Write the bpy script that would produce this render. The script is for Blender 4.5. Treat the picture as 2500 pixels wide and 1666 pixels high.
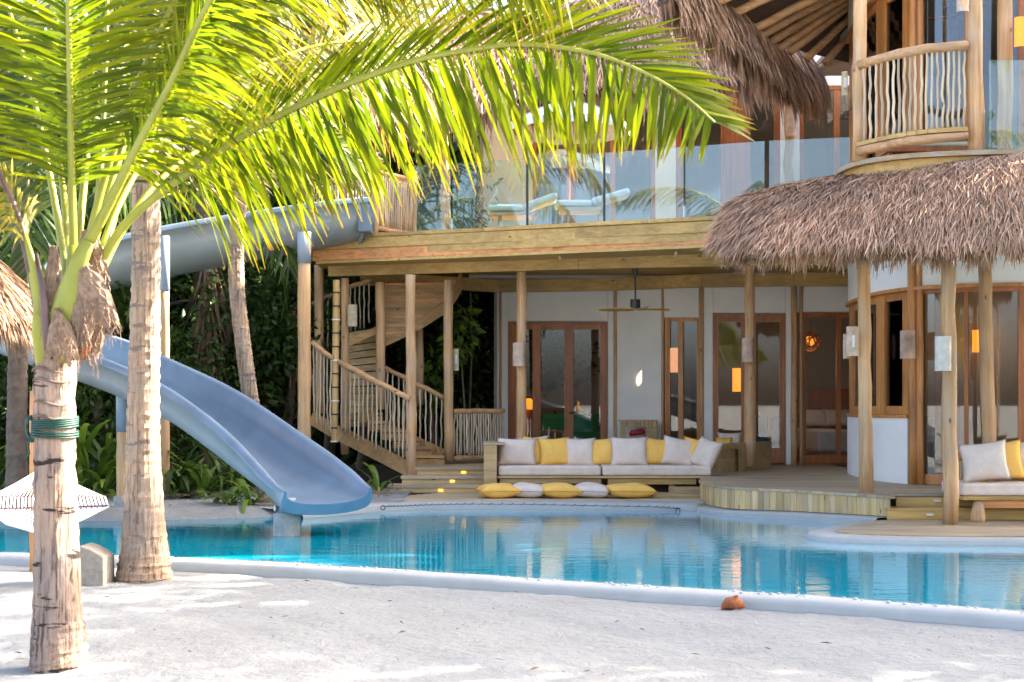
import bpy, bmesh, math, random
import numpy as np
from mathutils import Vector, Matrix
R = math.radians
random.seed(7); rng = np.random.default_rng(7)
sc = bpy.context.scene
for o in list(bpy.data.objects): bpy.data.objects.remove(o)

# ------------------------------------------------------------------ camera
FPX, HV, EZ = 3472.0, 990.0, 1.55        # focal length in photo pixels, horizon row, eye height
cam = bpy.data.objects.new('camera', bpy.data.cameras.new('camera')); sc.collection.objects.link(cam)
cam.location = (0, 0, EZ); cam.rotation_euler = (R(90), 0, 0)
cam.data.sensor_width = 36; cam.data.lens = 50; cam.data.shift_y = (HV-833)/2500
cam.data.clip_start = .1; cam.data.clip_end = 6000
cam.data.dof.use_dof = True; cam.data.dof.focus_distance = 19; cam.data.dof.aperture_fstop = 5.6
sc.camera = cam
# ------------------------------------------------------------------ sky, sun, exposure
SUN_AZ, SUN_EL = R(68), R(31)            # azimuth from +Y (into the picture) towards +X (right)
world = bpy.data.worlds.new('World'); sc.world = world; world.use_nodes = True
wn = world.node_tree; bg = wn.nodes['Background']
sky = wn.nodes.new('ShaderNodeTexSky'); sky.sky_type = 'NISHITA'; sky.sun_disc = False
sky.sun_elevation = SUN_EL; sky.sun_rotation = SUN_AZ; sky.dust_density = 5.0; sky.air_density = .7; sky.ozone_density = .4
wn.links.new(sky.outputs[0], bg.inputs[0]); bg.inputs[1].default_value = .15
sun = bpy.data.objects.new('sun', bpy.data.lights.new('sun', 'SUN')); sc.collection.objects.link(sun)
sun.data.energy = 5.0; sun.data.angle = R(.6); sun.data.color = (1, .93, .82)
sd = Vector((math.sin(SUN_AZ)*math.cos(SUN_EL), math.cos(SUN_AZ)*math.cos(SUN_EL), math.sin(SUN_EL)))
sun.location = (20, 10, 30); sun.rotation_euler = (-sd).to_track_quat('-Z', 'Y').to_euler()
sc.view_settings.view_transform = 'Standard'; sc.view_settings.look = 'None'
sc.view_settings.exposure = 2.9; sc.view_settings.gamma = 1
sc.render.engine = 'CYCLES'
sc.cycles.max_bounces = 8; sc.cycles.diffuse_bounces = 3; sc.cycles.glossy_bounces = 3
sc.cycles.transparent_max_bounces = 12; sc.cycles.transmission_bounces = 3
sc.cycles.use_denoising = True; sc.cycles.sample_clamp_indirect = 6
sc.cycles.caustics_reflective = False; sc.cycles.caustics_refractive = False

# ------------------------------------------------------------------ helpers
def P(u, v, Y): return Vector(((u-1250)*Y/FPX, Y, EZ-(v-HV)*Y/FPX))
def G(u, v, z): return P(u, v, (EZ-z)*FPX/(v-HV))
def PX(u, Y): return (u-1250)*Y/FPX
def PZ(v, Y): return EZ-(v-HV)*Y/FPX
def lerp(a, b, t): return a+(b-a)*t
def interp(pts, x):
    if x <= pts[0][0]: return pts[0][1]
    for (a, b), (c, d) in zip(pts, pts[1:]):
        if x <= c: return b+(d-b)*(x-a)/(c-a)
    return pts[-1][1]
COL = sc.collection
def tag(o, label=None, cat=None, group=None, kind=None):
    if label: o['label'] = label
    if cat: o['category'] = cat
    if group: o['group'] = group
    if kind: o['kind'] = kind
    return o
def thing(name, label, cat, loc=(0, 0, 0), group=None, rot=(0, 0, 0)):
    o = bpy.data.objects.new(name, None); COL.objects.link(o); o.empty_display_size = .2
    o.location = loc; o.rotation_euler = rot
    return tag(o, label, cat, group)
def origin(o):
    v = Vector((0, 0, 0))
    while o is not None: v = v+o.location; o = o.parent
    return v
def link(name, me, mat, parent=None, smooth=False):
    o = bpy.data.objects.new(name, me); COL.objects.link(o); o.parent = parent
    if mat is not None: me.materials.append(mat)
    if smooth: me.polygons.foreach_set('use_smooth', np.ones(len(me.polygons), dtype=bool))
    return o
def copy_tree(o, parent=None):
    c = o.copy(); COL.objects.link(c); c.parent = parent
    for ch in o.children: copy_tree(ch, c)
    return c
def np_mesh(name, verts, faces, uv=None):
    """verts (N,3), faces (M,4) quads"""
    me = bpy.data.meshes.new(name); verts = np.asarray(verts, dtype=np.float32); faces = np.asarray(faces, dtype=np.int32)
    me.vertices.add(len(verts)); me.vertices.foreach_set('co', verts.ravel())
    k = faces.shape[1]
    me.loops.add(faces.size); me.loops.foreach_set('vertex_index', faces.ravel())
    me.polygons.add(len(faces)); me.polygons.foreach_set('loop_start', np.arange(0, faces.size, k, dtype=np.int32))
    me.polygons.foreach_set('loop_total', np.full(len(faces), k, dtype=np.int32))
    if uv is not None:
        l = me.uv_layers.new(name='UVMap'); l.data.foreach_set('uv', np.asarray(uv, dtype=np.float32)[faces.ravel()].ravel())
    me.update(calc_edges=True); return me
def np_link(name, verts, faces, uv, mat, parent=None, smooth=False):
    off = np.array(origin(parent)) if parent is not None else np.zeros(3)
    return link(name, np_mesh(name, np.asarray(verts)-off, faces, uv), mat, parent, smooth)

class MB:
    """collects shapes; build() links them as one mesh object"""
    def __init__(s): s.v = []; s.f = []
    def poly(s, pts):
        b = len(s.v); s.v += [Vector(p) for p in pts]; s.f.append(tuple(range(b, b+len(pts)))); return s
    def hexa(s, a, b):
        """a, b: two quads (4 points each, same turn), joined into a closed box"""
        n = len(s.v); s.v += [Vector(p) for p in a]+[Vector(p) for p in b]; k = len(a)
        s.f.append(tuple(n+i for i in reversed(range(k)))); s.f.append(tuple(n+k+i for i in range(k)))
        for i in range(k):
            j = (i+1) % k; s.f.append((n+i, n+j, n+k+j, n+k+i))
        return s
    def box(s, x0, x1, y0, y1, z0, z1):
        return s.hexa([(x0, y0, z0), (x1, y0, z0), (x1, y1, z0), (x0, y1, z0)], [(x0, y0, z1), (x1, y0, z1), (x1, y1, z1), (x0, y1, z1)])
    def beam(s, a, b, w, h, up=(0, 0, 1)):
        """box section w (sideways) x h (up) between two points"""
        a, b = Vector(a), Vector(b); d = (b-a).normalized(); up = Vector(up)
        sd_ = d.cross(up).normalized(); u2 = sd_.cross(d).normalized()
        q = [(-w/2, -h/2), (w/2, -h/2), (w/2, h/2), (-w/2, h/2)]
        return s.hexa([a+sd_*x+u2*y for x, y in q], [b+sd_*x+u2*y for x, y in q])
    def prism(s, pts, z0, z1):
        return s.hexa([(p[0], p[1], z0) for p in pts], [(p[0], p[1], z1) for p in pts])
    def tube(s, path, rad, n=8, cap=True, squash=None):
        path = [Vector(p) for p in path]; m = len(path)
        if not hasattr(rad, '__len__'): rad = [rad]*m
        base = len(s.v); ref = None
        for i, p in enumerate(path):
            t = (path[min(i+1, m-1)]-path[max(i-1, 0)]).normalized()
            if ref is None:
                ref = Vector((0, 1, 0)) if abs(t.y) < .9 else Vector((1, 0, 0))
            x = (ref-t*ref.dot(t)).normalized(); y = t.cross(x); ref = x
            for k in range(n):
                a = 2*math.pi*k/n; ry = rad[i]*(squash or 1)
                s.v.append(p+x*math.cos(a)*ry+y*math.sin(a)*rad[i])
        for i in range(m-1):
            for k in range(n):
                j = (k+1) % n; s.f.append((base+i*n+k, base+i*n+j, base+(i+1)*n+j, base+(i+1)*n+k))
        if cap:
            s.f.append(tuple(base+k for k in reversed(range(n)))); s.f.append(tuple(base+(m-1)*n+k for k in range(n)))
        return s
    def log(s, a, b, r0, r1=None, n=10, seg=7, wob=.012, seed=0, bow=None):
        """a slightly crooked natural pole"""
        rr = random.Random(seed); a, b = Vector(a), Vector(b); r1 = r1 or r0; L = (b-a).length
        pts, rad = [], []
        for i in range(seg+1):
            t = i/seg; w = 0 if i in (0, seg) else wob
            p = a.lerp(b, t)+Vector((rr.uniform(-w, w), rr.uniform(-w, w), rr.uniform(-w, w) if abs((b-a).z) < .5*L else 0))
            if bow: p += Vector(bow)*math.sin(math.pi*t)
            pts.append(p); rad.append(lerp(r0, r1, t)*(1+rr.uniform(-.06, .06)))
        return s.tube(pts, rad, n)
    def build(s, name, mat, parent=None, smooth=False, bevel=0, local=False, recentre=False):
        off = origin(parent) if (parent is not None and not local) else Vector((0, 0, 0))
        loc = None
        if parent is None and not local:
            lo = [min(v[i] for v in s.v) for i in range(3)]; hi = [max(v[i] for v in s.v) for i in range(3)]
            loc = Vector(((lo[0]+hi[0])/2, (lo[1]+hi[1])/2, lo[2])); off = loc
        me = bpy.data.meshes.new(name); me.from_pydata([tuple(v-off) for v in s.v], [], s.f); me.update()
        o = link(name, me, mat, parent, smooth)
        if loc is not None: o.location = loc
        if bevel:
            m = o.modifiers.new('bevel', 'BEVEL'); m.width = bevel; m.segments = 2; m.limit_method = 'ANGLE'; m.angle_limit = R(40)
        return o

def lit_lamp(parent, p, watt, col=(1, .55, .22)):
    o = bpy.data.objects.new('lamp_light', bpy.data.lights.new('lamp_light', 'POINT')); COL.objects.link(o); o.parent = parent; o.location = Vector(p)-origin(parent)
    o.data.energy = watt*.22; o.data.color = col; o.data.shadow_soft_size = .4; return o
# ------------------------------------------------------------------ materials
MATS = {}
def new_mat(name):
    m = bpy.data.materials.new(name); m.use_nodes = True; nt = m.node_tree
    return m, nt, nt.nodes['Principled BSDF'], nt.nodes, nt.links
def ramp(N, stops):
    r = N.new('ShaderNodeValToRGB'); e = r.color_ramp.elements
    while len(e) < len(stops): e.new(.5)
    for q, (p, c) in zip(e, stops): q.position = p; q.color = (*c, 1)
    return r
def noise(N, L, scale, vec=None, detail=4, rough=.55):
    n = N.new('ShaderNodeTexNoise'); n.inputs['Scale'].default_value = scale; n.inputs['Detail'].default_value = detail; n.inputs['Roughness'].default_value = rough
    if vec is not None: L.new(vec, n.inputs['Vector'])
    return n
def coords(N, L, scale=(1, 1, 1), which='Object'):
    t = N.new('ShaderNodeTexCoord'); m = N.new('ShaderNodeMapping'); m.inputs['Scale'].default_value = scale
    L.new(t.outputs[which], m.inputs['Vector']); return m.outputs[0]
def mixc(N, L, fac, a, b, mode='MIX'):
    m = N.new('ShaderNodeMix'); m.data_type = 'RGBA'; m.blend_type = mode
    for sock, val in ((m.inputs[0], fac), (m.inputs[6], a), (m.inputs[7], b)):
        if isinstance(val, (int, float)): sock.default_value = val
        elif isinstance(val, tuple): sock.default_value = (*val, 1)
        else: L.new(val, sock)
    return m.outputs[2]
def bump(N, L, height, strength, dist, b):
    k = N.new('ShaderNodeBump'); k.inputs['Strength'].default_value = strength; k.inputs['Distance'].default_value = dist
    L.new(height, k.inputs['Height']); L.new(k.outputs[0], b.inputs['Normal']); return k
def wood(name, dark, mid, light, axis='X', rough=.62, rnd=.25, knots=True, grain=1.0, weather=0.0):
    m, nt, b, N, L = new_mat(name)
    s = {'X': (.5, 9, 9), 'Y': (9, .5, 9), 'Z': (9, 9, .5)}[axis]
    oi = N.new('ShaderNodeObjectInfo')
    tc = N.new('ShaderNodeTexCoord'); off = N.new('ShaderNodeVectorMath'); off.operation = 'ADD'
    mul = N.new('ShaderNodeMath'); mul.operation = 'MULTIPLY'; mul.inputs[1].default_value = 37.0
    L.new(oi.outputs['Random'], mul.inputs[0]); L.new(tc.outputs['Object'], off.inputs[0]); L.new(mul.outputs[0], off.inputs[1])
    mp = N.new('ShaderNodeMapping'); mp.inputs['Scale'].default_value = tuple(x*grain for x in s); L.new(off.outputs[0], mp.inputs[0])
    n1 = noise(N, L, 2.2, mp.outputs[0], 6, .62); n1.inputs['Distortion'].default_value = .6
    r = ramp(N, [(.28, dark), (.5, mid), (.74, light)]); L.new(n1.outputs[0], r.inputs[0]); c = r.outputs[0]
    n2 = noise(N, L, 1.1, off.outputs[0], 2); r2 = ramp(N, [(.3, (.72, .72, .72)), (.7, (1.15, 1.12, 1.06))]); L.new(n2.outputs[0], r2.inputs[0])
    c = mixc(N, L, 1.0, c, r2.outputs[0], 'MULTIPLY')
    if weather:
        n3 = noise(N, L, 2.3, off.outputs[0], 5); r3 = ramp(N, [(.48, (0, 0, 0)), (.62, (1, 1, 1))]); L.new(n3.outputs[0], r3.inputs[0])
        w = N.new('ShaderNodeMath'); w.operation = 'MULTIPLY'; w.inputs[1].default_value = weather; L.new(r3.outputs[0], w.inputs[0])
        c = mixc(N, L, w.outputs[0], c, (.40, .37, .34))
    if knots:
        k = N.new('ShaderNodeTexVoronoi'); k.inputs['Scale'].default_value = 3.6
        mk = N.new('ShaderNodeMapping'); mk.inputs['Scale'].default_value = {'X': (.55, 1.3, 1.3), 'Y': (1.3, .55, 1.3), 'Z': (1.3, 1.3, .55)}[axis]
        L.new(off.outputs[0], mk.inputs[0]); L.new(mk.outputs[0], k.inputs['Vector'])
        rk = ramp(N, [(.035, (1, 1, 1)), (.09, (0, 0, 0))]); L.new(k.outputs['Distance'], rk.inputs[0])
        c = mixc(N, L, rk.outputs[0], c, tuple(x*.35 for x in dark))
    h = N.new('ShaderNodeHueSaturation'); L.new(c, h.inputs['Color'])
    mr = N.new('ShaderNodeMapRange'); mr.inputs[3].default_value = 1-rnd; mr.inputs[4].default_value = 1+rnd
    L.new(oi.outputs['Random'], mr.inputs[0]); L.new(mr.outputs[0], h.inputs['Value'])
    L.new(h.outputs[0], b.inputs['Base Color']); b.inputs['Roughness'].default_value = rough
    bump(N, L, n1.outputs[0], .35, .012, b); MATS[name] = m; return m
def plain(name, col, rough=.6, metal=0, var=.12, scale=6, bmp=.0, spec=.5, coat=0):
    m, nt, b, N, L = new_mat(name); v = coords(N, L)
    n = noise(N, L, scale, v, 5); r = ramp(N, [(.3, tuple(x*(1-var) for x in col)), (.7, tuple(min(1, x*(1+var)) for x in col))])
    L.new(n.outputs[0], r.inputs[0]); L.new(r.outputs[0], b.inputs['Base Color'])
    b.inputs['Roughness'].default_value = rough; b.inputs['Metallic'].default_value = metal; b.inputs['Specular IOR Level'].default_value = spec
    if coat: b.inputs['Coat Weight'].default_value = coat; b.inputs['Coat Roughness'].default_value = .1
    if bmp: bump(N, L, n.outputs[0], bmp, .02, b)
    MATS[name] = m; return m
def fabric(name, col):
    m, nt, b, N, L = new_mat(name); v = coords(N, L)
    n = noise(N, L, 7, v, 4); r = ramp(N, [(.3, tuple(x*.9 for x in col)), (.7, tuple(min(1, x*1.06) for x in col))])
    L.new(n.outputs[0], r.inputs[0]); L.new(r.outputs[0], b.inputs['Base Color']); b.inputs['Roughness'].default_value = .9
    b.inputs['Specular IOR Level'].default_value = .2
    w = noise(N, L, 240, v, 2); n5 = noise(N, L, 5, v, 5); a = N.new('ShaderNodeMath'); a.operation = 'MULTIPLY_ADD'; a.inputs[1].default_value = .12
    L.new(w.outputs[0], a.inputs[0]); L.new(n5.outputs[0], a.inputs[2]); bump(N, L, a.outputs[0], .5, .035, b); MATS[name] = m; return m
def leaf(name, base, tip, trans=.45, rough=.45, yellow=(.5, .36, .03), gloss=.4):
    """two-sided leaf: UV.x runs from stalk to tip, UV.y is random for each leaf"""
    m, nt, b, N, L = new_mat(name)
    uv = N.new('ShaderNodeUVMap'); uv.uv_map = 'UVMap'; sp = N.new('ShaderNodeSeparateXYZ'); L.new(uv.outputs[0], sp.inputs[0])
    r = ramp(N, [(0, base), (.6, tuple(lerp(x, y, .5) for x, y in zip(base, tip))), (.9, tip), (1, yellow)]); L.new(sp.outputs[0], r.inputs[0])
    h = N.new('ShaderNodeHueSaturation'); L.new(r.outputs[0], h.inputs['Color'])
    mr = N.new('ShaderNodeMapRange'); mr.inputs[3].default_value = .62; mr.inputs[4].default_value = 1.4; L.new(sp.outputs[1], mr.inputs[0]); L.new(mr.outputs[0], h.inputs['Value'])
    mh = N.new('ShaderNodeMapRange'); mh.inputs[3].default_value = .515; mh.inputs[4].default_value = .475; L.new(sp.outputs[1], mh.inputs[0]); L.new(mh.outputs[0], h.inputs['Hue'])
    L.new(h.outputs[0], b.inputs['Base Color']); b.inputs['Roughness'].default_value = rough; b.inputs['Specular IOR Level'].default_value = gloss
    t = N.new('ShaderNodeBsdfTranslucent'); L.new(h.outputs[0], t.inputs[0])
    x = N.new('ShaderNodeMixShader'); x.inputs[0].default_value = trans
    L.new(b.outputs[0], x.inputs[1]); L.new(t.outputs[0], x.inputs[2]); L.new(x.outputs[0], N['Material Output'].inputs[0]); MATS[name] = m; return m
def thatch_mat(name, a, b_, c):
    m, nt, b, N, L = new_mat(name)
    uv = N.new('ShaderNodeUVMap'); uv.uv_map = 'UVMap'; sp = N.new('ShaderNodeSeparateXYZ'); L.new(uv.outputs[0], sp.inputs[0])
    r = ramp(N, [(0, a), (.5, b_), (1, c)]); L.new(sp.outputs[1], r.inputs[0])
    n = noise(N, L, 1.3, coords(N, L), 4); r2 = ramp(N, [(.3, (.7, .7, .72)), (.7, (1.15, 1.1, 1.05))]); L.new(n.outputs[0], r2.inputs[0])
    L.new(mixc(N, L, 1.0, r.outputs[0], r2.outputs[0], 'MULTIPLY'), b.inputs['Base Color']); b.inputs['Roughness'].default_value = .75; b.inputs['Specular IOR Level'].default_value = .3
    MATS[name] = m; return m
def glass(name, tint, ior=1.8, haze=0.0):
    m, nt, b, N, L = new_mat(name); N.remove(b)
    f = N.new('ShaderNodeFresnel'); f.inputs[0].default_value = ior
    t = N.new('ShaderNodeBsdfTransparent'); t.inputs[0].default_value = (*tint, 1)
    g = N.new('ShaderNodeBsdfGlossy'); g.inputs['Roughness'].default_value = .015
    x = N.new('ShaderNodeMixShader'); L.new(f.outputs[0], x.inputs[0]); L.new(t.outputs[0], x.inputs[1]); L.new(g.outputs[0], x.inputs[2])
    last = x
    if haze:
        d = N.new('ShaderNodeBsdfDiffuse'); d.inputs[0].default_value = (.62, .76, .74, 1); y = N.new('ShaderNodeMixShader'); y.inputs[0].default_value = haze
        L.new(x.outputs[0], y.inputs[1]); L.new(d.outputs[0], y.inputs[2]); last = y
    L.new(last.outputs[0], N['Material Output'].inputs[0]); MATS[name] = m; return m
def glow(name, col, strength, base=None):
    m, nt, b, N, L = new_mat(name); b.inputs['Base Color'].default_value = (*(base or col), 1); b.inputs['Emission Color'].default_value = (*col, 1); b.inputs['Emission Strength'].default_value = strength
    v = coords(N, L); n = noise(N, L, 12, v, 3); r = ramp(N, [(.3, tuple(x*.8 for x in (base or col))), (.7, (base or col))]); L.new(n.outputs[0], r.inputs[0]); L.new(r.outputs[0], b.inputs['Base Color']); MATS[name] = m; return m

W_POST = wood('pole_wood', (.44, .22, .085), (.62, .36, .17), (.72, .49, .29), 'Z', rnd=.13, weather=.22)
W_POSTX = wood('pole_wood_lying', (.42, .20, .08), (.60, .34, .16), (.70, .46, .27), 'X', rnd=.13, weather=.12)
W_PINE = wood('pine_board', (.42, .24, .07), (.57, .36, .12), (.68, .46, .19), 'X', rnd=.12)
W_ORANGE = wood('red_pine_board', (.52, .17, .05), (.76, .33, .12), (.80, .47, .24), 'X', rnd=.1)
W_DECK = wood('deck_board', (.36, .25, .13), (.50, .37, .22), (.60, .48, .32), 'X', rnd=.12, knots=False, weather=.4)
W_FASC = wood('kerb_board', (.45, .28, .11), (.62, .43, .19), (.70, .53, .30), 'Z', rnd=.25, weather=.25)
W_FRAME = wood('door_wood', (.27, .075, .02), (.40, .13, .035), (.50, .19, .06), 'Z', rnd=.1, knots=False, rough=.4)
W_FRAME2 = wood('window_wood', (.42, .155, .035), (.58, .24, .07), (.66, .33, .11), 'Z', rnd=.08, knots=False, rough=.42)
W_STICK = wood('stick_wood', (.48, .34, .21), (.63, .50, .34), (.74, .63, .47), 'Z', rnd=.18, weather=.2)
W_SOFA = wood('sofa_wood', (.37, .23, .10), (.51, .35, .165), (.61, .45, .26), 'X', rnd=.15)
W_STAIR = wood('stair_wood', (.34, .17, .06), (.47, .27, .11), (.56, .36, .17), 'X', rnd=.2)
W_BAMBOO = wood('bamboo', (.46, .27, .09), (.60, .38, .14), (.68, .47, .22), 'Z', rnd=.05, knots=False, rough=.35)
PLASTER = plain('white_plaster', (.88, .84, .79), .85, var=.04, scale=2.2, bmp=.12)
STUCCO = plain('pool_stucco', (.42, .405, .375), .8, var=.06, scale=5, bmp=.2)
CONCRETE = plain('concrete', (.36, .355, .33), .9, var=.2, scale=14, bmp=.3)
CONC2 = plain('weathered_concrete', (.30, .26, .21), .9, var=.2, scale=20, bmp=.3)
SLIDE = plain('slide_fibreglass', (.145, .195, .255), .32, var=.16, scale=2.2, bmp=.02, coat=.25)
SLIDE_OUT = plain('slide_underside', (.32, .35, .36), .42, var=.10, scale=2.2)
SLIDE_LEG = plain('slide_leg_paint', (.30, .35, .42), .45, var=.1, scale=3)
DARK = plain('dark_metal', (.025, .022, .02), .4, var=.2)
STEEL = plain('steel', (.5, .5, .5), .3, 1)
BEIGE = fabric('beige_fabric', (.78, .63, .52))
YELLOW = fabric('yellow_fabric', (1.0, .56, .13))
PALEBLUE = fabric('pale_blue_fabric', (.66, .74, .76))
WHITEC = fabric('white_fabric', (.80, .80, .78))
GREENF = fabric('green_fabric', (.02, .22, .10))
LAMPSTONE = plain('lamp_shade_stone', (.60, .43, .32), .7, var=.28, scale=9)
LAMPROUGH = plain('lamp_shade_bark', (.60, .48, .30), .85, var=.22, scale=14, bmp=.2)
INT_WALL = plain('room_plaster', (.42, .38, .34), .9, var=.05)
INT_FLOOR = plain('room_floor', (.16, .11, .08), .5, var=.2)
TEAL = plain('teal_chest', (.01, .20, .30), .4, var=.1)
RED = plain('red_paint', (.45, .02, .02), .35)
ROPE_W = plain('white_rope', (.80, .79, .77), .9, var=.06)
ROPE_G = plain('green_rope', (.006, .05, .034), .55, var=.25, scale=40)
ROPE_D = plain('dark_rope', (.09, .10, .13), .7)
BARRED = plain('hammock_bar_wood', (.16, .035, .03), .4)
HUSK = plain('coconut_husk', (.30, .09, .03), .85, var=.35, scale=20, bmp=.4)
FIBRE = plain('palm_fibre', (.24, .155, .10), .95, var=.35, scale=30, bmp=.6)
THATCH = thatch_mat('thatch_straw', (.27, .135, .07), (.55, .335, .205), (.74, .50, .34))
THATCH_W = thatch_mat('thatch_straw_warm', (.24, .13, .07), (.42, .25, .15), (.58, .38, .24))
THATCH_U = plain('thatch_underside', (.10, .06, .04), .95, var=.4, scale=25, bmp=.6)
GLASS = glass('window_glass', (.92, .94, .94), 1.62)
GLASS_T = glass('balustrade_glass', (.88, .96, .93), 1.72, haze=.06)
LIT = glow('lit_shade', (1, .26, .02), .26, (.45, .17, .03))
STEPLIT = glow('step_lamp', (1, .55, .05), .35, (.9, .6, .2))
NICHE = glow('niche_lamp', (1, .72, .45), .25, (.8, .72, .6))
LF_FRONT = leaf('palm_leaf', (.125, .185, .002), (.17, .19, .003), .62, .45, (.27, .15, .010), .25)
LF_MID = leaf('palm_leaf_mid', (.085, .135, .005), (.15, .165, .006), .5, .42, (.22, .13, .02))
LF_YEL = leaf('palm_leaf_yellow', (.15, .15, .012), (.25, .20, .015), .5, .45, (.27, .15, .02))
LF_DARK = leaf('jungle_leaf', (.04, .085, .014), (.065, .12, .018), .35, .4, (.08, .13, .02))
LF_LITE = leaf('bright_leaf', (.085, .17, .018), (.13, .22, .025), .4, .4, (.17, .22, .03))
LF_DEAD = leaf('dead_frond', (.20, .14, .09), (.28, .20, .13), .15, .8, (.24, .16, .10), .1)
PETIOLE = plain('palm_petiole', (.25, .255, .025), .4, var=.2, scale=4)
PETIOLE_D = plain('palm_petiole_dark', (.10, .055, .05), .45, var=.4, scale=5)
BARK = plain('jungle_bark', (.16, .11, .08), .95, var=.3, scale=8, bmp=.5)
def trunk_mat(name, a, b_, c, scar, th=.62):
    m, nt, b, N, L = new_mat(name)
    o = coords(N, L)
    cr = noise(N, L, 1, coords(N, L, (34, 34, 2.2)), 5, .65); r = ramp(N, [(.33, a), (.47, b_), (.68, c)]); L.new(cr.outputs[0], r.inputs[0])
    big = noise(N, L, 2.4, o, 4); rb = ramp(N, [(.35, (.78, .80, .86)), (.65, (1.12, 1.02, .92))]); L.new(big.outputs[0], rb.inputs[0])
    c1 = mixc(N, L, 1.0, r.outputs[0], rb.outputs[0], 'MULTIPLY')
    s1 = noise(N, L, 1, coords(N, L, (2.6, 2.6, 13)), 4, .6); rs = ramp(N, [(th, (0, 0, 0)), (th+.04, (1, 1, 1))]); L.new(s1.outputs[0], rs.inputs[0])
    c2 = mixc(N, L, rs.outputs[0], c1, scar)
    L.new(c2, b.inputs['Base Color']); b.inputs['Roughness'].default_value = .95; b.inputs['Specular IOR Level'].default_value = .15
    bump(N, L, cr.outputs[0], .8, .03, b); MATS[name] = m; return m
TRUNK1 = trunk_mat('palm_bark_near', (.07, .045, .036), (.29, .215, .165), (.38, .30, .245), (.035, .026, .022), .585)
TRUNK2 = trunk_mat('palm_bark', (.11, .075, .055), (.34, .25, .18), (.44, .345, .265), (.20, .15, .125), .60)
def sand_mat():
    m, nt, b, N, L = new_mat('coral_sand'); v = coords(N, L)
    n1 = noise(N, L, 1.1, v, 5); r = ramp(N, [(.3, (.275, .272, .258)), (.7, (.325, .322, .308))]); L.new(n1.outputs[0], r.inputs[0])
    sp = N.new('ShaderNodeTexVoronoi'); sp.inputs['Scale'].default_value = 16; L.new(v, sp.inputs['Vector'])
    msk = noise(N, L, 2.0, v, 3); rm = ramp(N, [(.5, (0, 0, 0)), (.66, (1, 1, 1))]); L.new(msk.outputs[0], rm.inputs[0])
    rs = ramp(N, [(.06, (1, 1, 1)), (.11, (0, 0, 0))]); L.new(sp.outputs['Distance'], rs.inputs[0])
    k = N.new('ShaderNodeMath'); k.operation = 'MULTIPLY'; L.new(rm.outputs[0], k.inputs[0]); L.new(rs.outputs[0], k.inputs[1])
    k2 = N.new('ShaderNodeMath'); k2.operation = 'MULTIPLY'; k2.inputs[1].default_value = .6; L.new(k.outputs[0], k2.inputs[0])
    L.new(mixc(N, L, k2.outputs[0], r.outputs[0], (.22, .18, .15)), b.inputs['Base Color']); b.inputs['Roughness'].default_value = .95; b.inputs['Specular IOR Level'].default_value = .15
    n2 = noise(N, L, 9, v, 6, .65); n3 = noise(N, L, 110, v, 3, .7)
    a = N.new('ShaderNodeMath'); a.operation = 'MULTIPLY_ADD'; a.inputs[1].default_value = .16; L.new(n3.outputs[0], a.inputs[0]); L.new(n2.outputs[0], a.inputs[2])
    bump(N, L, a.outputs[0], .8, .06, b); return m
SAND = sand_mat()
def soil_mat():
    m, nt, b, N, L = new_mat('leaf_litter'); v = coords(N, L); n = noise(N, L, 14, v, 6, .7)
    r = ramp(N, [(.3, (.05, .035, .025)), (.55, (.16, .11, .075)), (.75, (.34, .25, .17))]); L.new(n.outputs[0], r.inputs[0]); L.new(r.outputs[0], b.inputs['Base Color']); b.inputs['Roughness'].default_value = .95
    bump(N, L, n.outputs[0], .8, .06, b); return m
SOIL = soil_mat()
def water_mat():
    m, nt, b, N, L = new_mat('pool_water'); v = coords(N, L)
    at = N.new('ShaderNodeAttribute'); at.attribute_name = 'shallow'
    n0 = noise(N, L, .8, v, 2); r0 = ramp(N, [(.3, (.0, .21, .30)), (.7, (.0, .27, .36))]); L.new(n0.outputs[0], r0.inputs[0])
    L.new(mixc(N, L, at.outputs['Fac'], r0.outputs[0], (.42, .62, .66)), b.inputs['Base Color'])
    b.inputs['Roughness'].default_value = .02; b.inputs['IOR'].default_value = 1.33
    w1 = noise(N, L, 1, coords(N, L, (2.2, 5.5, 1)), 3, .5); w2 = noise(N, L, 1, coords(N, L, (9, 20, 1)), 2, .5)
    a = N.new('ShaderNodeMath'); a.operation = 'MULTIPLY_ADD'; a.inputs[1].default_value = .22; L.new(w2.outputs[0], a.inputs[0]); L.new(w1.outputs[0], a.inputs[2])
    bump(N, L, a.outputs[0], .10, .03, b); return m
WATER = water_mat()
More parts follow.
